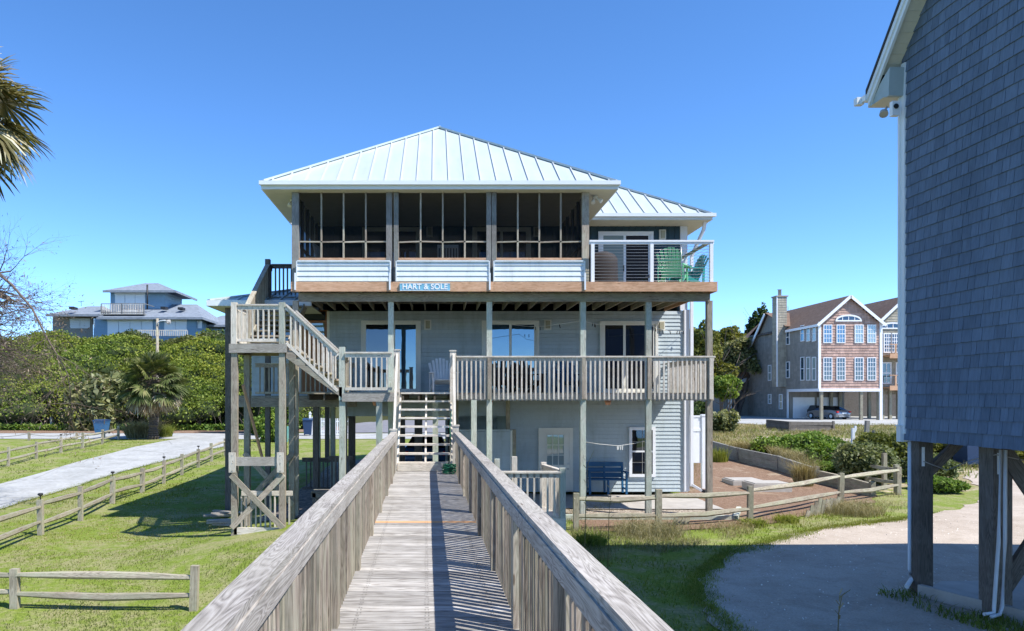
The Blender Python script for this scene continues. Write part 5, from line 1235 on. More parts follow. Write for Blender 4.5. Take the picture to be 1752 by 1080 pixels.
# roof
m = MB(); o1 = .35
def gable(m, xa, xb, xc_, za, zc_, ya, yb_, th=.15, ov=.35):
    sl = (zc_-za)/(xc_-xa); 
    m.face([(xa-ov, ya-ov, za-sl*ov), (xc_, ya-ov, zc_), (xc_, yb_, zc_), (xa-ov, yb_, za-sl*ov)]); sr = (zc_-za)/(xb-xc_)
    m.face([(xb+ov, ya-ov, za-sr*ov), (xc_, ya-ov, zc_), (xc_, yb_, zc_), (xb+ov, yb_, za-sr*ov)])
gable(m, X0, X1, xm, ze, zpk, Y0, 92); 
# low cross roof to the back left, with its long slope down
m.face([(X0-.3, 80.5, ze+.2), (X0-.3, 85.5, ze+2.3), (X1, 85.5, ze+2.3), (X1, 80.5, ze+.2)]); m.face([(X0-.35, 85.5, ze+2.3), (X0-.35, 93.5, 5.6), (X1, 93.5, 5.6), (X1, 85.5, ze+2.3)])
m.build('roof', M['roofbrown'], PH)
m = MB()
for a, b in (((X0-.38, ze-.4), (xm, zpk-.0)), ((X1+.38, ze-.4), (xm, zpk))): m.beam((a[0], Y0-.38, a[1]), (b[0], Y0-.38, b[1]-.1), .06, .28)
m.beam((X0-.4, 85.5, ze+2.1), (X0-.4, 93.5, 5.4), .08, .35); m.box(X0-.4, X0-.3, Y0-.3, 80.5, ze-.5, ze-.25, ax=1); m.build('rake_board', M['vinyl'], PH)
# side gable wall beneath the cross roof
m = MB(); m.prism([(80.5, ze-.2), (85.5, ze+2.1), (91, 7.6), (91, ze-.2)], X0-.0, X0+.15, axis='x'); m.box(X0-.01, X0+.15, 91, 93.4, 4, 5.5); m.build('side_gable', M['shakeside'], PH)
# chimney
cy0, cy1 = 81.0, 82.1; m = MB(); s2(m, (X0-1.05, cy1), (0, -1), cy1-cy0, 4.2, PZ(512, 83)); s2(m, (X0-1.05, cy0), (1, 0), 1.1, 4.2, PZ(512, 83)); m.box(X0-1.0, X0+.1, cy0+.05, cy1, 4.2, PZ(512, 83)); m.box(X0-1.15, X0+.2, cy0-.1, cy1+.1, PZ(512, 83), PZ(510, 83))
ch = m.build('chimney', M['shaketan'], PH)
m = MB(); m.box(X0-1.1, X0-.98, cy0-.04, cy0+.05, 4.2, PZ(512, 83), ax=2); m.build('corner_board', M['vinyl'], ch)
m = MB(); x = X0-.5; m.tube([(x, 81.5, PZ(510, 83)), (x, 81.5, PZ(500, 83)), (x, 81.5, PZ(499, 83))], [.18, .18, .28], 10); m.build('flue', M['concrete'], ch)
m = MB(); y0_, y1_ = 91, 94; m.box(X0-3.0, X0, 91, 98, .6, 3.6); m.build('annex_wall', M['shakeside'], PH)
m = MB(); m.face([(X0-3.5, 90.6, 3.5), (X0, 90.6, 5.4), (X0, 98, 5.4), (X0-3.5, 98, 3.5)]); m.beam((X0-3.5, 90.55, 3.45), (X0, 90.55, 5.35), .1, .25); m.build('annex_roof', M['vinyl'], PH)
def win(root, x0, x1, z0, z1, Y, nx=2, nz=4, gl='glassdark', fr=.075, axis='y', name='window', trimat='vinyl', lou=False):
    T = (lambda a, d, z: (a, Y-d, z)) if axis == 'y' else (lambda a, d, z: (Y-d, a, z))
    m = MB()
    def bb(a0, a1, d0, d1, z0_, z1_):
        if axis == 'y': m.box(a0, a1, Y-d1, Y-d0, z0_, z1_)
        else: m.box(Y-d1, Y-d0, a0, a1, z0_, z1_)
    bb(x0-fr, x0, 0, .08, z0-fr, z1+fr); bb(x1, x1+fr, 0, .08, z0-fr, z1+fr); bb(x0, x1, 0, .08, z1, z1+fr); bb(x0, x1, 0, .08, z0-fr, z0)
    t = fr*.28
    for i in range(1, nx): x = x0+(x1-x0)*i/nx; bb(x-t, x+t, .045, .066, z0, z1)
    for i in range(1, nz): z = z0+(z1-z0)*i/nz; w = t*1.8 if i*2 == nz else t; bb(x0, x1, .046, .0655 if w == t else .075, z-w, z+w)
    w = m.build(name, M[trimat], root); m = MB(); bb(x0, x1, .02, .04, z0, z1); m.build('glass_pane', M[gl], w); return w
Yp = Y0-.03
for i, px in enumerate((1415.5, 1438, 1469, 1490.5)):
    x = PX(px, Y0); w = .38
    win(PH, x-w, x+w, PZ(586, Y0), PZ(557, Y0), Yp, 3, 4, 'glasspale' if i > 1 else 'glassblue'); win(PH, x-w, x+w, PZ(650, Y0), PZ(613, Y0), Yp, 3, 5, 'glassdark')
# arched window
def arch(root, xc_, z0, w, h, Y):
    m = MB(); P_ = [(xc_+w*math.cos(a), z0+h*math.sin(a)) for a in [math.pi*k/14 for k in range(15)]]
    for i in range(14): m.beam((P_[i][0], Y-.07, P_[i][1]), (P_[i+1][0], Y-.07, P_[i+1][1]), .06, .16)
    m.box(xc_-w-.1, xc_+w+.1, Y-.1, Y-.03, z0-.14, z0, ax=0)
    for f in (-.5, 0, .5): m.box(xc_+w*f-.03, xc_+w*f+.03, Y-.08, Y-.045, z0, z0+h*math.sqrt(1-f*f), ax=2)
    o = m.build('arched_window', M['vinyl'], root); m = MB(); m.prism(P_, Y-.04, Y-.02); m.build('glass_pane', M['glassdark'], o)
arch(PH, PX(1451, Y0), PZ(548, Y0), 1.25, .48, Yp)
for a, b, z0_, z1_ in ((75.0, 75.6, 5.0, 8.4), (76.2, 76.8, 5.0, 8.4), (77.4, 78, 5, 8.4), (80.6, 81.3, 7.4, 9.6)): pass
for pxs, zz in (((1374, 1384, 1394), ((583, 558), (650, 612))), ((1349,), ((589, 565), (646, 620)))):
    for px in pxs:
        yy = X0*F/(px-CX)
        for (pb, pt) in zz:
            win(PH, yy-.32, yy+.32, PZ(pb, yy), PZ(pt, yy), X0-.03, 1, 2, 'glasspale' if px > 1380 else 'glassblue', .075, 'x')
for px, pb, pt in ((1318, 650, 626), (1318, 690, 676), (1337, 699, 676), (1290, 697, 677)):
    yy = X0*F/(px-CX) if px > 1300 else 89.; 
    win(PH, yy-.32, yy+.32, PZ(pb, yy), PZ(pt, yy), (X0-.03) if px > 1300 else X0-3.02, 1, 2, 'glasspale', .1, 'x')
for px in (1405, 1422, 1437, 1473, 1487, 1503):
    for k, yy in enumerate((Y0+.15, 80.2)):
        if k == 0 and px in (1422, 1437, 1487): continue
        x = PX(px, yy); m = MB(); m.box(x-.14, x+.14, yy-.14, yy+.14, g0-.2, zb0-.3, ax=2); m.build('piling', M['log'], PH)
m = MB(); 
for k in range(2): x = X0+.5+k*2.7; m.box(x, x+2.4, yb-.08, yb-.0, g0+.05, 3.0)
m.build('garage_door', M['vinyl'], PH)
# its right-hand neighbour half: tan gable with balconies
TN = thing('tan_townhouse', 'tan shingled townhouse with orange railed balconies beside the slate-blue wall', 'house', (52, 84, .6))
Yt = 77.; xa, xb = PX(1503, Yt), PX(1570, Yt)+3; xt = PX(1528, Yt)+.1; zt0 = PZ(560, Yt); ztp = PZ(506, Yt)
def tclip(z):
    if z <= zt0: return (0, xb-xa)
    s = (z-zt0)*1.05; hw = (ztp-zt0)*1.05; c_ = xt+1.2-xa; return (max(0, c_-hw+s), min(xb-xa, c_+hw-s))
m = MB(); shakes(m, (xa, Yt), (1, 0), xb-xa, PZ(715, Yt)+2.5, ztp-.2, .28, .25, .6, tclip, .04); m.box(xa, xb, Yt+.05, Yt+.2, PZ(668, Yt), zt0); m.build('front_wall', M['shaketan'], TN)
m = MB(); gable(m, xt+1.2-(ztp-zt0)*1.05, xt+1.2+(ztp-zt0)*1.05, xt+1.2, zt0, ztp, Yt, 92); m.build('roof', M['roofbrown'], TN)
m = MB()
for sg_ in (-1, 1): m = MB(); m.beam((xt+1.2+sg_*(ztp-zt0+.3)*1.05, Yt-.38, zt0-.35), (xt+1.2+sg_*.002, Yt-.38, ztp-.1), .06, .28); m.build('rake_board', M['vinyl'], TN)
arch(TN, PX(1527, Yt), PZ(561, Yt), 1.3, .5, Yt-.03)
for px in (1518, 1531): x = PX(px, Yt); win(TN, x-.33, x+.33, PZ(602, Yt), PZ(572, Yt), Yt-.03, 3, 5, 'glassdark', .12)
for px in (1516, 1540): x = PX(px, Yt); win(TN, x-.4, x+.4, PZ(655, Yt), PZ(622, Yt), Yt-.03, 2, 2, 'glassdark', .12)
for pf_, pr in ((605, 590), (660, 643)):
    m = MB(); y_ = 75.2; m.box(xa+.1, xb, y_, y_+.1, PZ(pf_+8, y_), PZ(pf_, y_), ax=0); m.box(xa+.1, xb, y_+.1, Yt-.05, PZ(pf_+4, y_), PZ(pf_+2, y_)); b_ = m.build('balcony', M['fascia'], TN)
    m = MB(); m.box(xa+.1, xb, y_, y_+.12, PZ(pr, y_), PZ(pr-1.6, y_), ax=0); m.build('rail', M['fascia'], b_)
    for px in (1507, 1533, 1545): x = PX(px, y_); m = MB(); m.box(x-.07, x+.07, y_, y_+.1, PZ(pf_, y_), PZ(pr, y_), ax=2); m.build('post', M['fascia'], b_)
    m = MB()
    for k in range(5): z = PZ(pf_, y_)+.12+k*.16; m.tube([(xa+.1, y_+.05, z), (xb, y_+.05, z)], .012, 4)
    m.build('cables', M['cable'], b_)
for px in (1508, 1521, 1535, 1550): x = PX(px, 76.5); m = MB(); m.box(x-.14, x+.14, 76.2, 76.5, g0-.2, PZ(668, Yt), ax=2); m.build('piling', M['log'], TN)
m = MB(); m.box(X0+.3, xb+6, 88, 88.2, g0, zb0); m.build('back_wall', M['dark'], TN)

# ---------------------------------------------------------------- blue house on the hill
BH = thing('hill_house', 'blue two-tier house with grey shingled hip roofs above the thicket', 'house', (-36, 88, 9))
Y0 = 86.; P_ = lambda px, py, y=Y0: (PX(px, y), y, PZ(py, y))
def lowhip(m, a, b, py, pk, D, yy=Y0, rl=0.):
    x0, x1 = PX(a, yy), PX(b, yy); z = PZ(py, yy); xm_ = (x0+x1)/2; h = (CY-pk)*(yy+D/2)/F+EZ-z
    r = rl; A = [(x0, yy, z), (x1, yy, z), (x1, yy+D, z), (x0, yy+D, z)]; c0 = (xm_-r, yy+D/2, z+h); c1 = (xm_+r, yy+D/2, z+h)
    m.face([A[0], A[1], c1, c0]); m.face([A[1], A[2], c1]); m.face([A[2], A[3], c0, c1]); m.face([A[3], A[0], c0])
    m.box(x0, x1, yy-.05, yy+.05, z-.25, z+.02, ax=0); m.box(x1-.05, x1+.05, yy, yy+D, z-.25, z+.02, ax=1)
m = MB(); lowhip(m, 176, 300, 497, 484.5, 8, Y0+2, .8); m.build('upper_roof', M['roofgrey'], BH)
m = MB(); lowhip(m, 165, 346, 543, 521, 13, Y0-1, 3.5); m.build('lower_roof', M['roofgrey'], BH)
m = MB(); lowhip(m, 78, 170, 538, 524, 12, Y0+1, 1.); m.build('side_roof', M['roofgrey'], BH); m = MB(); lowhip(m, 330, 400, 556, 540, 14, Y0+4, 1.); m.build('side_roof', M['roofgrey'], BH)
m = MB(); y_ = Y0+3; siding(m, (PX(189, y_), y_), (1, 0), PX(282, y_)-PX(189, y_), PZ(545, y_), PZ(499, y_), .3); siding(m, (PX(282, y_), y_), (0, 1), 6, PZ(545, y_), PZ(499, y_), .3); m.build('upper_wall', M['bluewall'], BH)
m = MB(); y_ = Y0; siding(m, (PX(160, y_), y_), (1, 0), PX(335, y_)-PX(160, y_), PZ(600, y_), PZ(545, y_), .3); siding(m, (PX(335, y_), y_), (0, 1), 11, PZ(600, y_), PZ(545, y_), .3); m.box(PX(335, y_+2), PX(372, y_+2), y_+5, y_+5.2, 8, PZ(556, y_)); m.build('lower_wall', M['bluewall'], BH)
m = MB(); y_ = Y0+3; m.box(PX(90, y_), PX(158, y_), y_, y_+.2, PZ(600, y_), PZ(541, y_)); m.build('side_wall', M['shakeside'], BH)
def shut(a, b, t, bt, y_, n):
    x0, x1, z1, z0 = PX(a, y_), PX(b, y_), PZ(t, y_), PZ(bt, y_); m = MB(); m.box(x0, x1, y_-.16, y_-.03, z1-.25, z1, ax=0)
    for k in range(n): m.box(x0+(x1-x0)*k/n+.03, x0+(x1-x0)*(k+1)/n-.03, y_-.1, y_-.03, z0, z1-.26)
    m.build('shutter', M['shutter'], BH)
shut(197, 249, 501, 522, Y0+3, 3); shut(184, 262, 546, 575, Y0, 4); shut(281, 320, 546, 575, Y0, 2); shut(120, 155, 545, 562, Y0+3, 2); shut(338, 346, 549, 562, Y0+.5, 1)
m = MB(); y_ = Y0-.6; m.box(PX(173, y_), PX(246, y_), y_, y_+3, PZ(537, y_)-.1, PZ(537, y_)); bl = m.build('balcony', M['greywood'], BH)
m = MB(); m.box(PX(173, y_), PX(246, y_), y_, y_+.08, PZ(520, y_), PZ(519, y_), ax=0); m.box(PX(173, y_), PX(246, y_), y_, y_+.08, PZ(535, y_), PZ(534, y_), ax=0); m.box(PX(246, y_), PX(246, y_)+.08, y_, y_+3, PZ(520, y_), PZ(519, y_), ax=1); m.build('rail', M['greywood'], bl)
for k in range(26):
    x = PX(173, y_)+(PX(246, y_)-PX(173, y_))*k/25; w = .07 if k in (0, 12, 25) else .035; m = MB(); m.box(x-w, x+w, y_, y_+.07, PZ(537, y_), PZ(520, y_), ax=2); m.build('baluster', M['white'] if w < .05 else M['greywood'], bl)
m = MB(); x = PX(252, Y0+1.5); m.tube([(x, Y0+1.5, PZ(527, Y0)), (x, Y0+1.5, PZ(484, Y0))], .11, 8); m.build('stove_pipe', M['black'], BH)
m = MB()
for px, py in ((129, 529), (284, 529), (313, 530)): x, y__, z = P_(px, py, Y0+2); m = MB(); m.box(x-.3, x+.3, y__-1, y__, z-.1, z+.18); m.build('roof_vent', M['black'], BH)
m = MB(); x, y__, z = P_(139, 524, Y0+6); m.tube([(x, y__, z), (x, y__, z+.7)], .03, 5); m.tube([(x-.4, y__, z+.6), (x+.4, y__, z+.65)], .03, 5); m.build('antenna', M['black'], BH)
m = MB(); m.box(PX(235, Y0-3), PX(320, Y0-3), Y0-3, Y0-2.9, PZ(566, Y0-3), PZ(564.5, Y0-3), ax=0)
for k in range(26): x = PX(235, Y0-3)+k*.23; m.box(x, x+.07, Y0-3, Y0-2.93, PZ(575, Y0-3), PZ(566, Y0-3), ax=2)
m.build('terrace_railing', M['white'], BH)
m = MB(); lowhip(m, 376, 420, 548, 538, 10, 110, .1); tag(m.build('distant_roof', M['roofgrey']), 'grey roof of a farther house right of the blue hill house', 'house')

# ---------------------------------------------------------------- plants
M['leafA'] = leafmat('thicket_leaves', (.10, .15, .022), (.21, .28, .04), (.34, .38, .08))
M['leafB'] = leafmat('bright_green_leaves', (.10, .18, .03), (.19, .30, .05), (.30, .38, .10))
M['leafC'] = leafmat('pale_grey_green_leaves', (.11, .14, .06), (.22, .25, .11), (.40, .42, .26))
M['leafD'] = leafmat('dark_green_leaves', (.035, .065, .018), (.06, .10, .03), (.11, .15, .045))
M['leafE'] = leafmat('yellow_green_leaves', (.09, .11, .02), (.17, .19, .04), (.28, .28, .08))
M['leafG'] = leafmat('olive_grey_leaves', (.05, .075, .02), (.12, .15, .045), (.24, .24, .12))
M['twig'] = leafmat('dead_grey_twigs', (.10, .075, .055), (.19, .15, .12), (.3, .26, .21), trans=0.)
M['palmleaf'] = leafmat('palm_leaflets', (.07, .10, .03), (.13, .16, .05), (.26, .26, .13), trans=.25, patch=2.)
M['palmdry'] = leafmat('dry_palm_leaflets', (.16, .10, .06), (.33, .26, .18), (.6, .54, .44), trans=.15, patch=2.)
M['palmnear'] = leafmat('near_palm_leaflets', (.08, .09, .03), (.32, .24, .11), (.75, .68, .56), trans=.2, patch=2.)
M['bark'] = plain('grey_brown_bark', (.16, .13, .11), .95, dirt=.5, dscale=8, bumpy=.8)
M['deadbark'] = plain('dry_brown_bark', (.17, .13, .105), .95, dirt=.4, dscale=8)
M['palmbark'] = plain('fibrous_palm_bark', (.14, .105, .08), .95, dirt=.6, dscale=9, bumpy=1.)
M['grassL'] = leafmat('lawn_blades', (.13, .18, .028), (.22, .28, .045), (.34, .36, .11), trans=.4)
M['grassD'] = leafmat('dry_grass_blades', (.2, .18, .08), (.34, .30, .17), (.5, .45, .3), trans=.3)
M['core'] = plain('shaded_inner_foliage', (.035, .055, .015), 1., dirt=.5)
def ico(m, c, r, jit=.25, sub=2):
    import bmesh
    bm = bmesh.new(); bmesh.ops.create_icosphere(bm, subdivisions=sub, radius=1.)
    for v in bm.verts: v.co *= 1+jit*(noise.noise(v.co*1.7+Vector(c))); 
    for f in bm.faces: m.face([(c[0]+v.co.x*r[0], c[1]+v.co.y*r[1], c[2]+v.co.z*r[2]) for v in f.verts], None, .5, True)
    bm.free()
def shell(blobs, n, fill=.35, top=.0):
    """leaf centres on and just inside the surfaces of the blobs (c, r)"""
    w = np.array([r[0]*r[2] for c, r in blobs]); w = w/w.sum(); C_ = []; 
    for (c, r), k in zip(blobs, (w*n).astype(int)+1):
        d = RNG.normal(size=(k, 3)); d[:, 2] += top; d /= np.linalg.norm(d, axis=1)[:, None]; rad = 1-fill*RNG.random(k)**2
        rad *= 1+.16*np.sin(d[:, 0]*7+c[0])*np.sin(d[:, 2]*8+c[1])
        C_.append(np.array(c)+d*rad[:, None]*np.array(r))
    return np.concatenate(C_)
def bush(label, c, r, n, size, mat, cat='bush', name='bush', group=None, nb=9, core=True, fill=.4):
    x, y = c; z = gz(x, y); b = thing(name, label, cat, (x, y, z), group)
    blobs = [((0, 0, r[2]*.45), (r[0]*.7, r[1]*.7, r[2]*.5))]
    for i in range(nb):
        a = 2*math.pi*i/nb+random.random(); q = random.uniform(.45, .75); k = random.uniform(.28, .45)
        blobs.append(((math.cos(a)*r[0]*q, math.sin(a)*r[1]*q, r[2]*random.uniform(.25, .7)), (r[0]*k, r[1]*k, r[2]*k)))
    if core:
        m = MB()
        for cc, rr in blobs: ico(m, cc, (rr[0]*.78, rr[1]*.78, rr[2]*.78), .2, 1)
        m.build('shaded_core', M['core'], b, local=True)  # solid blobs, the bush's inner shade put into their dark colour
    cloud('foliage', shell(blobs, n, fill, .2), size, mat, b, aspect=1.5); return b
def branches(m, p, d, L, r, depth, spread=.6, droop=0., tips=None, kids=3):
    pts = [Vector(p)]; rr = [r]; q = Vector(p); dd = Vector(d).normalized(); n = 4
    for i in range(n):
        dd = (dd+Vector((random.uniform(-1, 1), random.uniform(-1, 1), random.uniform(-.6, .8)))*.16+Vector((0, 0, -droop))).normalized(); q = q+dd*L/n; pts.append(q.copy()); rr.append(r*(1-.5*(i+1)/n))
    m.tube(pts, rr, 6 if r > .05 else (4 if r > .015 else 3), cap=False)
    if tips is not None and depth <= 1: tips += [tuple(x) for x in pts[2:]]
    if depth > 0:
        for k in range(kids):
            i = random.choice((2, 3, 4)) if k else 4
            nd = (dd+Vector((random.uniform(-1, 1), random.uniform(-1, 1), random.uniform(-.7, .9)))*spread).normalized()
            branches(m, pts[i], nd, L*random.uniform(.55, .8), rr[i]*.75, depth-1, spread, droop, tips, kids)
def tree(label, x, y, h, w, mat, n, size, group=None, trunk=.2, name='tree', vis=.35, bare=.0, flat=.75, depth=2):
    z = gz(x, y); t = thing(name, label, 'tree', (x, y, z), group); m = MB(); tips = []
    for k in range(4 if vis > .25 else 3):
        a = k*1.6+random.random(); m2 = Vector((math.cos(a)*.35, math.sin(a)*.35, 1)); branches(m, (random.uniform(-.2, .2), random.uniform(-.2, .2), -.2), m2, h*.4*(1+vis*.5), trunk, depth, .7, 0, tips)
    m.build('trunk', M['bark'], t, local=True)
    bl = []
    for i in range(14):
        a = random.uniform(0, 6.28); q = math.sqrt(random.random())*.72; zz = h*(vis+(1-vis)*random.uniform(.25, .85)*(1-q*q*.45)); k = random.uniform(.2, .33)
        bl.append(((math.cos(a)*w*q, math.sin(a)*w*q, zz), (w*k, w*k, w*k*flat)))
    bl.append(((0, 0, h*(.5+vis*.5)), (w*.55, w*.55, h*(1-vis)*.36)))
    m = MB()
    for cc, rr in bl: ico(m, cc, (rr[0]*.7, rr[1]*.7, rr[2]*.7), .3, 1)
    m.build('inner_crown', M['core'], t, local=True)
    cloud('crown', shell(bl, n, .5, .15), size, mat, t, aspect=1.4); return t
def fanpalm(label, loc, h, rad, nf, mats, tr=.22, size=1., name='palm_tree', seed=0, leaf=26, lw=.045, pk=1., lk=1., dk=1.):
    random.seed(seed); t = thing(name, label, 'palm', loc); m = MB()
    n = int(h/.16)
    for i in range(n):
        z = i*h/n; r = tr*(1+.12*math.sin(i*2.3))*(1.25 if i < 3 else 1); m.tube([(0, 0, z), (0, 0, z+h/n*1.02)], [r*.9, r*1.12], 9, cap=True)
    for i in range(40):
        a = random.uniform(0, 6.28); z = random.uniform(h*.35, h); m.beam((math.cos(a)*tr, math.sin(a)*tr, z), (math.cos(a)*(tr+.16), math.sin(a)*(tr+.16), z+.22), .07, .03)
    m.build('trunk', M['palmbark'], t, local=True)
    V = {0: [], 1: []}; Rr = {0: [], 1: []}; st_ = MB()
    for k in range(nf):
        f = k/nf; el = R(82-150*f**.9)+random.uniform(-.25, .25); az = k*2.399+random.uniform(-.2, .2)
        d = Vector((math.cos(az)*math.cos(el), math.sin(az)*math.cos(el), math.sin(el))); pl = rad*random.uniform(.42, .58)*pk*(1 if f < .8 else .7)
        base = Vector((0, 0, h)); p1 = base+d*pl*.5+Vector((0, 0, .03)); hub = base+d*pl+Vector((0, 0, -.08*pl*(1+f)))
        st_.tube([base+d*tr*.5, p1, hub], [.022, .016, .012], 4, cap=False)
        out = (hub-p1).normalized(); side = out.cross(Vector((0, 0, 1)));
        if side.length < .1: side = Vector((1, 0, 0))
        side.normalize(); side = Matrix.Rotation(random.uniform(-.9, .9)*(1 if dk < .9 else .4), 3, out) @ side; up = side.cross(out); mi = 0 if f < .66 else 1; ll = rad*random.uniform(.5, .62)*lk
        for j in range(leaf):
            a = R(-125+250*j/(leaf-1))+random.uniform(-.05, .05); cup = .35*abs(math.sin(a))+.1
            ld = (out*math.cos(a)+side*math.sin(a)+up*cup*(-.3)).normalized(); l = ll*(.72+.28*math.cos(a*.6))*random.uniform(.85, 1.1)
            wv = ld.cross(up).normalized()*(lw*size); p_ = hub; g1_ = hub+ld*l*.5; droop = random.uniform(.1, .32)*(1+f)*l*dk
            g2_ = hub+ld*l*.82+Vector((0, 0, -droop*.6)); g3 = hub+ld*l+Vector((0, 0, -droop*1.3))
            V[mi] += [p_-wv*.2, p_+wv*.2, g1_+wv*.55, g1_-wv*.55,  g1_-wv*.55, g1_+wv*.55, g2_+wv*.38, g2_-wv*.38,  g2_-wv*.38, g2_+wv*.38, g3+wv*.04, g3-wv*.04]
            q = random.random(); Rr[mi] += [q, q, min(1, q+.15)]
    st_.build('leaf_stalks', M['palmbark'], t, local=True)
    for i, nm in ((0, 'fronds'), (1, 'dry_fronds')):
        if V[i]: rawquads(nm, np.array([tuple(v) for v in V[i]]), Rr[i], mats[i], t)
    return t
x, y = gp2(262, 752)
fanpalm('cabbage palm with a full round crown beside the end of the drive', (x, y, gz(x, y)-.1), 4.1, 2.35, 120, (M['palmleaf'], M['palmdry']), .3, 1.1, seed=3, leaf=28, lw=.075, pk=1.3, lk=.72, dk=.45)
fanpalm('tall near palm whose dry fronds hang in at the upper left edge', (PX(-84, 13), 13, -.6), PZ(185, 13)+.6, 1.6, 58, (M['palmnear'], M['palmnear']), .2, 1., seed=5, leaf=30, lw=.05, pk=1.15, lk=.85, dk=.5)
random.seed(11)
# pampas-like clumps at the palm foot
def tuft(label, px, py, n, h, spread, mat, w=.02, lean=1.2, name='grass_clump'):
    x, y = gp2(px, py); z = gz(x, y); a = RNG.uniform(0, 6.28, n); q = np.sqrt(RNG.random(n))*spread
    b = np.stack([x+np.cos(a)*q, y+np.sin(a)*q, np.full(n, z)], 1); o = blades(name, b, h, w, lean, mat); return tag(o, label, 'grass')
tuft('big straw-coloured grass clump at the foot of the palm', 243, 750, 3500, 1.15, 1.0, M['grassD'], .03, 1.2)
tuft('greener grass clump just right of the palm trunk', 280, 748, 1200, .8, .6, M['grassL'], .03, 1.)
tuft('tall grey-green grass clump in front of the bright green bush', 1375, 832, 900, .85, .3, M['grassD'], .012, .8)
tuft('grass clump against the timber wall beside the white panel', 1228, 790, 600, .55, .4, M['grassL'], .02, .5)
# the thicket beyond the road: mounds of leaves
blobs = []; m = MB()
for i in range(520):
    x = random.uniform(-62, -11.5); f = random.random(); y = 64.2+f*15
    px = CX+x*F/y
    topz = 2.6+7.5*f**.75
    if px > 455: topz *= max(.16, 1-(px-455)/110)
    if y > 70 and px > 540: continue
    r = random.uniform(.9, 2.7)
    blobs.append(((x, y, max(topz-r*.6+.5*math.sin(x*.7), .8)), (r*1.25, r, r*.55)))
for cc, rr in blobs: ico(m, cc, (rr[0]*.82, rr[1]*.82, rr[2]*.82), .2, 1)
for k in range(34): x = -62+k*1.5; m.box(x, x+1.6, 66.2, 67, -.2, 2.2+random.random())
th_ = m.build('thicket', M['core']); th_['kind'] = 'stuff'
cc = shell(blobs, 230000, .3, .75); k_ = np.array([noise.noise(Vector((a*.13, b*.2, c*.3+4))) for a, b, c in cc]); cloud('thicket_leaves', cc[k_ > -.22], .17, M['leafA'], None, kind='stuff', aspect=1.3); cloud('dark_thicket_leaves', cc[k_ <= -.22], .19, M['leafG'], None, kind='stuff', aspect=1.3)
cc = np.stack([RNG.uniform(-62, -13, 9000), RNG.uniform(63.2, 64.2, 9000), RNG.uniform(0, .55, 9000)], 1); cloud('ground_cover', cc, .28, M['leafB'], None, kind='stuff')
patch('roadside_pine_straw', [(-70, 59.0), (-14, 58.6), (-14, 63.3), (-70, 63.6)], M['mulch'], .04, 2., .3, 4)
bush('pale green broad-leaved shrub in front of the thicket left of the palm', (PX(160, 63.5), 63.5), (2.6, 1.4, 4.9), 3800, .42, M['leafC'], 'shrub', 'shrub', nb=14)
for lab, px, py, rx, h in (('clipped boxy shrub beside the teal utility box', 459, 757, .95, 1.9), ('taller clipped hedge behind the boxy shrub', 480, 747, 1.6, 2.5), ('low clipped hedge left of the boxy shrub', 440, 745, 1.2, 1.6)):
    x, y = gp2(px, py); bush(lab, (x, y+.5), (rx, .9, h), 3000, .16, M['leafB'], 'hedge', 'clipped_shrub', nb=12, fill=.2)
x, y = gp2(457, 749); m = MB(); m.tube([(x, y+5, 0), (x+.1, y+5, 6)], [.3, .22], 10); tr_ = thing('pine_tree', 'bare reddish trunk of a pine seen between the stair tower posts', 'tree', (x, y+5, 0)); m.build('trunk', M['bark'], tr_)
bl = [((x+random.uniform(-2, 2), y+5+random.uniform(-1, 1), 6+random.uniform(0, 2)), (1.3, 1.2, .9)) for _ in range(7)]; cloud('crown', shell(bl, 2600, .5), .3, M['leafD'], tr_, org=(x, y+5, 0))
# bank with ivy and orange soil
xk = PX(558, 66); patch('bank_soil', [(-15, 60.5), (-8.2, 60.5), (-8.5, 70), (-15, 70)], M['mulch'], .06, 1.); 
# dead tree on the left
dt = thing('dead_tree', 'bare dead tree with a long pale branch drooping over the left lawn edge', 'tree', (PX(-150, 24), 24, -.6)); m = MB(); random.seed(21)
B0 = Vector((PX(-150, 24), 24, -.6)); hub = Vector((PX(-110, 24), 24, 6.6))
m.tube([B0, B0.lerp(hub, .5)+Vector((.1, 0, 0)), hub], [.28, .22, .16], 8)
lp = [hub, Vector((PX(-20, 23.5), 23.5, PZ(455, 23.5))), Vector((PX(20, 23), 23, PZ(487, 23))), Vector((PX(55, 23), 23, PZ(528, 23))), Vector((PX(80, 23), 23, PZ(578, 23))), Vector((PX(98, 23), 23, PZ(608, 23))), Vector((PX(116, 23), 23, PZ(640, 23))), Vector((PX(122, 23), 23, PZ(690, 23)))]
m.tube(lp, [.1, .06, .042, .034, .028, .02, .014, .006], 7)
tips = []
for k in range(1, 8):
    for j in range(5): branches(m, lp[k], Vector((random.uniform(-.8, .8), random.uniform(-.6, .6), random.uniform(-1, .1))), 1.0, .012, 3, .6, .07, tips, 3)
for k in range(30):
    a = Vector((PX(-90, 24)+random.uniform(-.6, .4), 24+random.uniform(-1, 1), PZ(random.uniform(440, 640), 24))); branches(m, a, Vector((1, random.uniform(-.5, .5), random.uniform(-.9, .3))), 1.5, .05, 4, .8, .02, tips, 3)
for k in range(6): m.tube([B0.lerp(hub, .4+.1*k), Vector((PX(-90, 24), 24, PZ(460+30*k, 24)))], [.07, .04], 5)
m.build('branches', M['deadbark'], dt)
tp = np.array(tips); tp = tp[RNG.integers(0, len(tp), 2600)]+RNG.normal(size=(2600, 3))*.12
cloud('dead_leaves', tp, .03, M['twig'], dt, org=tuple(dt.location), aspect=4.)
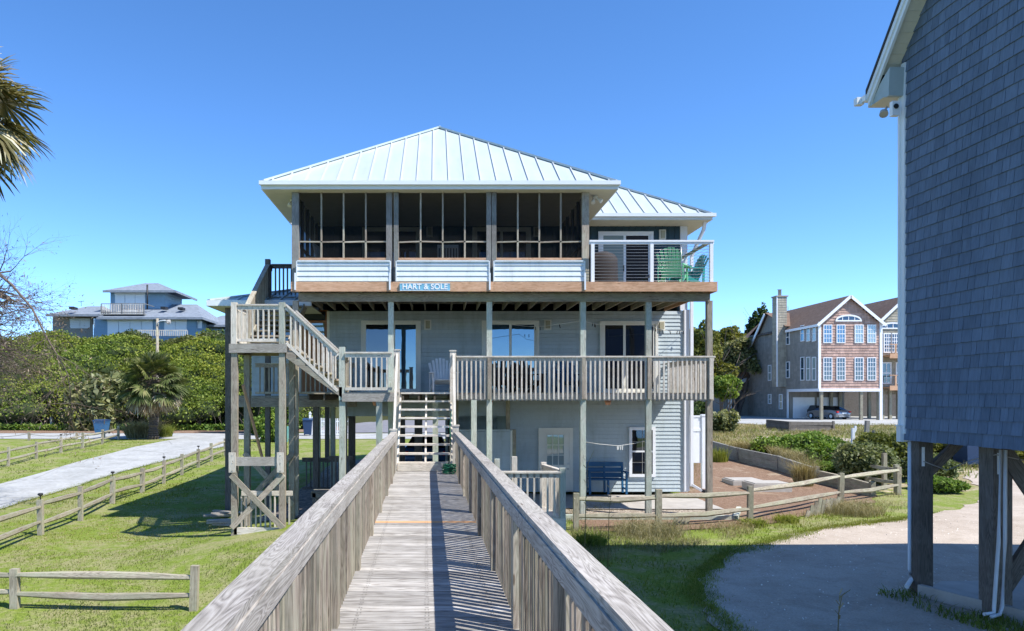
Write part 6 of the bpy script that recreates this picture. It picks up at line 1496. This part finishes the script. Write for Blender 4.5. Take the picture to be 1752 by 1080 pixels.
# right-hand trees
random.seed(31)
tree('large yellow-green rounded tree just right of the house corner', PX(1200, 84), 84, 12.6, 4.0, M['leafE'], 16000, .26, trunk=.25, name='live_oak', vis=.1)
tree('greyish sparse tree with pale crooked trunks right of the yellow-green tree', PX(1262, 90), 90, 10.5, 3.8, M['leafC'], 5500, .26, trunk=.28, name='live_oak', vis=.42, depth=3)
tree('yellow-green broad crown behind the sparse grey tree', PX(1250, 99), 99, 12.6, 4.4, M['leafE'], 11000, .3, trunk=.28, name='live_oak', vis=.3)
for k, (px, yy, hh) in enumerate(((1289, 108, 14.5), (1304, 110, 16.))): tree(('dark pine crown, lower and left of its twin, above the oaks', 'taller dark pine crown against the chimney')[k], PX(px, yy), yy, hh, 1.9, M['leafD'], 2500, .35, trunk=.2, name='pine_tree', vis=.3, group='dark pines beside the chimney')
tree('small round dark green tree in front of the oaks', PX(1240, 62), 62, 4.6, 1.55, M['leafB'], 4200, .2, trunk=.1, name='small_tree', vis=.38)
tree('dark green conifer-like bush against the corner of the house', PX(1192, 50), 50, 2.6, 1.2, M['leafD'], 2500, .18, trunk=.08, name='small_tree', vis=.1)
bush('small round bush below the little round tree', (PX(1232, 52), 52), (1.2, 1.1, 1.6), 2200, .15, M['leafC'])
for k in range(9):
    px = 1185+k*15; yy = 104+random.uniform(-3, 6); tree(('dense dark tree filling the gap under the oak crowns, number-%d from the house' % (k+1)).replace('number-', '').replace('1 from', 'nearest to').replace('2 from', 'second from').replace('3 from', 'third from').replace('4 from', 'fourth from').replace('5 from', 'fifth from').replace('6 from', 'sixth from').replace('7 from', 'seventh from').replace('8 from', 'eighth from').replace('9 from', 'farthest from'), PX(px, yy), yy, random.uniform(7, 9), 2.6, M['leafD'], 1500, .45, name='tree', vis=.05, depth=1)
bushes = [('bright green low bush mound behind the timber wall', 1398, 800, (2.0, 1.5, 1.35), 12000, .085, 'leafB', 0), ('bright green creeper trailing down right of the mound', 1450, 818, (1.5, 1.0, .55), 6000, .08, 'leafB', 0), ('low bright shrub left of the big green mound', 1318, 785, (1.0, .8, .6), 3600, .08, 'leafB', 0),
 ('grey-green bush behind the fence corner', 1500, 833, (1.25, 1.1, 1.45), 7000, .08, 'leafC', .5), ('grey-green bush seen between the house pilings', 1600, 828, (1.0, 1.0, .9), 5000, .08, 'leafC', .5), ('yellowish green shrub above the grey-green bush', 1545, 790, (1.8, 1.3, 1.1), 6000, .09, 'leafE', .5),
 ('bright green low shrub right of the first piling', 1625, 845, (.9, .8, .45), 3500, .07, 'leafB', 0), ('weedy shrub at the right end of the sand drive', 1735, 795, (2.2, 1.2, 1.0), 4500, .1, 'leafE', 0), ('scrubby olive bush beneath the shingled house floor', 1665, 790, (1.6, 1.2, 1.), 4500, .1, 'leafC', 0)]
for lab, px, py, r, n, sz, mt, dy in bushes:
    x, y = gp2(px, py); bush(lab, (x, y+r[1]*.6), r, n, sz, M[mt])
# dark bin beyond
bin_('dark blue drum bin in the scrub beneath the shingled house', M['navy'], 1660, 798, 1.0, 1.5)

# ---------------------------------------------------------------- grass
def inpoly(P, poly):
    x, y = P[:, 0], P[:, 1]; c = np.zeros(len(P), bool); n = len(poly)
    for i in range(n):
        (x0, y0), (x1, y1) = poly[i], poly[(i+1) % n]
        t = ((y0 > y) != (y1 > y)) & (x < (x1-x0)*(y-y0)/((y1-y0) if y1 != y0 else 1e-9)+x0); c ^= t
    return c
def field(name, n, x0, x1, y0, y1, h, w, lean, mat, avoid=(), clump=.0, inside=None, near=1.2):
    u = RNG.random(n)**near; y = y0+(y1-y0)*u; x = RNG.uniform(x0, x1, n)
    if clump:
        k = np.array([noise.noise(Vector((a*.9, b*.9, 3.))) for a, b in zip(x, y)]); keep = k > RNG.uniform(-.5, clump, n); x, y = x[keep], y[keep]
    P = np.stack([x, y], 1)
    keep = np.ones(len(P), bool)
    for a in avoid: keep &= ~inpoly(P, a)
    if inside: keep &= inpoly(P, inside)
    x, y = x[keep], y[keep]; z = np.array([gz(a, b) for a, b in zip(x, y)])
    b = np.stack([x, y, z], 1); return blades(name, b, h, w, lean, mat, kind='stuff')
drive = gpl((-200, 945), (0, 872), (110, 838), (210, 807), (300, 785), (345, 772), (388, 764), (405, 757), (400, 751), (318, 750), (296, 753), (220, 768), (110, 797), (0, 829), (-200, 890))
bed = gpl((988, 908), (975, 880), (1178, 840), (1184, 800), (1200, 775), (1232, 782), (1325, 800), (1385, 815), (1440, 836), (1500, 848), (1490, 862), (1440, 870), (1380, 884), (1290, 900), (1130, 912))
sandp = [(3.9, 9.0), (4.15, 11.4), (4.7, 12.6)]+gpl((1245, 948), (1330, 925), (1400, 908), (1470, 900), (1560, 886), (1640, 872), (1685, 858), (1680, 838), (1652, 818), (1655, 808), (1700, 806), (1860, 800))+[(34, 18), (34, 1), (4.4, 1), (3.9, 5)]
pathp = gpl((1285, 765), (1295, 746), (1560, 750), (1565, 768))
under = [(-5.2, 16.2), (2.2, 15.6), (2.2, 35), (-5.0, 35)]
field('lawn_grass', 95000, -13, -1., 9.5, 30, .045, .012, .9, M['grassL'], (drive, under), .6, near=1.5)
field('dry_lawn_grass', 22000, -13, -1., 9.5, 30, .04, .012, 1.2, M['grassD'], (drive, under), .2, near=1.5)
field('far_lawn_grass', 26000, -26, -9, 24, 50, .07, .03, .9, M['grassL'], (drive, under), .6)
field('verge_grass', 60000, .8, 14, 7.5, 19.5, .07, .013, 1., M['grassL'], (bed, sandp), .5)
field('verge_weeds', 30000, 2.2, 9, 12.5, 18., .13, .007, 1., M['grassD'], (sandp,), .1, inside=gpl((985, 960), (975, 905), (1130, 905), (1290, 893), (1290, 915), (1150, 945)))
field('verge_weeds', 26000, 6, 16, 15, 25, .13, .008, 1., M['grassD'], (sandp,), .1, inside=gpl((1400, 890), (1440, 866), (1540, 842), (1560, 870), (1480, 885)))
field('dune_grass', 60000, 9, 40, 28, 62, .26, .025, 1.1, M['grassD'], (bed, pathp), .15, near=1.1)
field('dune_greens', 16000, 9, 40, 26, 62, .24, .035, 1.1, M['leafE'] if False else M['grassL'], (bed,), -.05)
field('shade_grass', 9000, 6.5, 9.5, 8.5, 11.6, .13, .015, 1., M['grassL'], (), .4, inside=[(6.9, 11.3), (7.7, 11.4), (8.3, 9.6), (9.4, 8.2), (8.2, 8.0), (7.3, 9.4)])
tuft('leafy weed clump below the left end of the garden fence', 1010, 935, 500, .32, .3, M['grassL'], .02); tuft('dry weed clump where the fence meets the patio edge', 1110, 915, 1300, .36, .75, M['grassD'], .009); tuft('leafy weeds at the foot of the middle fence post', 1290, 900, 350, .18, .3, M['grassL'], .02); tuft('green weed clump beside the leaning stakes', 1345, 893, 350, .18, .3, M['grassL'], .02); tuft('grey straw tangle between fence and sand drive', 1455, 878, 1500, .34, .8, M['grassD'], .009)
for lab, px, py, h in (('tall dry seed stalk beside the boardwalk rail', 1000, 985, 2.1), ('thin dry stalk right of the tall one', 1040, 975, 1.5), ('yellow-tipped stalk at the bottom edge of the sand drive', 1432, 1125, .7)):
    x, y = gp2(px, py); m = MB(); m.tube([(x, y, gz(x, y)), (x+.02, y, h*.6), (x+.06, y, h*.9), (x+.16, y, h)], [.008, .006, .005, .004], 4)
    for k in range(8): z = h*(.5+.06*k); m.beam((x+.03, y, z), (x+.03+random.uniform(-.08, .08), y+random.uniform(-.05, .05), z+.06), .012, .004)
    tag(m.build('dry_stalk', M['grassD']), lab, 'plant')

# grass creeping over the edges of the sand and the drive
def edge_grass(name, poly, n, spread, h, w, mat):
    P0 = np.array(poly); P1 = np.roll(P0, -1, 0); L = np.linalg.norm(P1-P0, axis=1); ok = (P0[:, 0] < 13) & (P1[:, 0] < 13) & (P0[:, 0] > -16) & (P1[:, 0] > -16) & (P0[:, 1] > 6); L = L*ok
    k = RNG.choice(len(L), n, p=L/L.sum()); q = P0[k]+(P1-P0)[k]*RNG.random(n)[:, None]; c = np.array([noise.noise(Vector((a*1.6, b*1.6, 9.))) for a, b in q])
    q = q+RNG.normal(size=(n, 2))*spread*(.4+np.clip(c+.4, 0, 1.2))[:, None]; z = np.array([gz(a, b) for a, b in q]); return blades(name, np.stack([q[:, 0], q[:, 1], z+.01], 1), h, w, 1., mat, kind='stuff')
edge_grass('edge_grass', sandp, 14000, .15, .06, .008, M['grassL']); edge_grass('edge_grass', drive, 7000, .14, .05, .012, M['grassL']); edge_grass('edge_weeds', bed, 6000, .25, .12, .008, M['grassD'])
# shells and small stones lying on the sand drive
n = 1100; P_ = np.stack([RNG.uniform(4, 14, n), RNG.uniform(8.5, 19, n)], 1); P_ = P_[inpoly(P_, sandp)]
c3 = np.array([(a, b, gz(a, b)+.026) for a, b in P_]); cloud('shell_grit', c3, .022, M['trim'], None, kind='stuff', aspect=1.2, flat=2.)

# scrub hanging over the timber wall and brush at the foot of the thicket
wl_ = np.array([[*gp2(1262, 786)], [*gp2(1330, 801)], [*gp2(1395, 821)]]); n = 5000; k = RNG.integers(0, 2, n); tt = RNG.random(n)[:, None]
q = wl_[k]*(1-tt)+wl_[k+1]*tt+RNG.normal(size=(n, 2))*.22+np.array([.15, .45]); c_ = np.array([noise.noise(Vector((a*1.1, b*1.1, 2.))) for a, b in q]); q = q[c_ > -.12]
blades('wall_scrub', np.stack([q[:, 0], q[:, 1], np.array([gz(a, b)+.45 for a, b in q])], 1), .34, .014, 1.3, M['grassD'], kind='stuff')
m = MB(); random.seed(77)
for i in range(90):
    x = random.uniform(-58, -14); y = random.uniform(63.6, 64.6); branches(m, (x, y, 0), (random.uniform(-.5, .5), -.3, 1), random.uniform(1., 2.), .035, 2, .7, .0, None, 2)
o = m.build('bare_brush', M['bark']); o['kind'] = 'stuff'

# far woodland that closes the horizon behind the houses
random.seed(5); wb = []; m = MB()
for i in range(150):
    x = random.uniform(-20, 170); y = random.uniform(118, 134); r = random.uniform(2.2, 4.2); wb.append(((x, y, gz(x, y)+random.uniform(1.5, 4.5)+(y-118)*.12), (r*1.2, r, r*.8)))
for cc, rr in wb: ico(m, cc, (rr[0]*.85, rr[1]*.85, rr[2]*.85), .2, 1)
for k in range(48): m.box(-20+k*4, -16+k*4.01, 126, 127, 0, 5)
o = m.build('far_woodland', M['core']); o['kind'] = 'stuff'
cloud('far_woodland_leaves', shell(wb, 26000, .25, .5), .5, M['leafG'], None, kind='stuff', aspect=1.3)
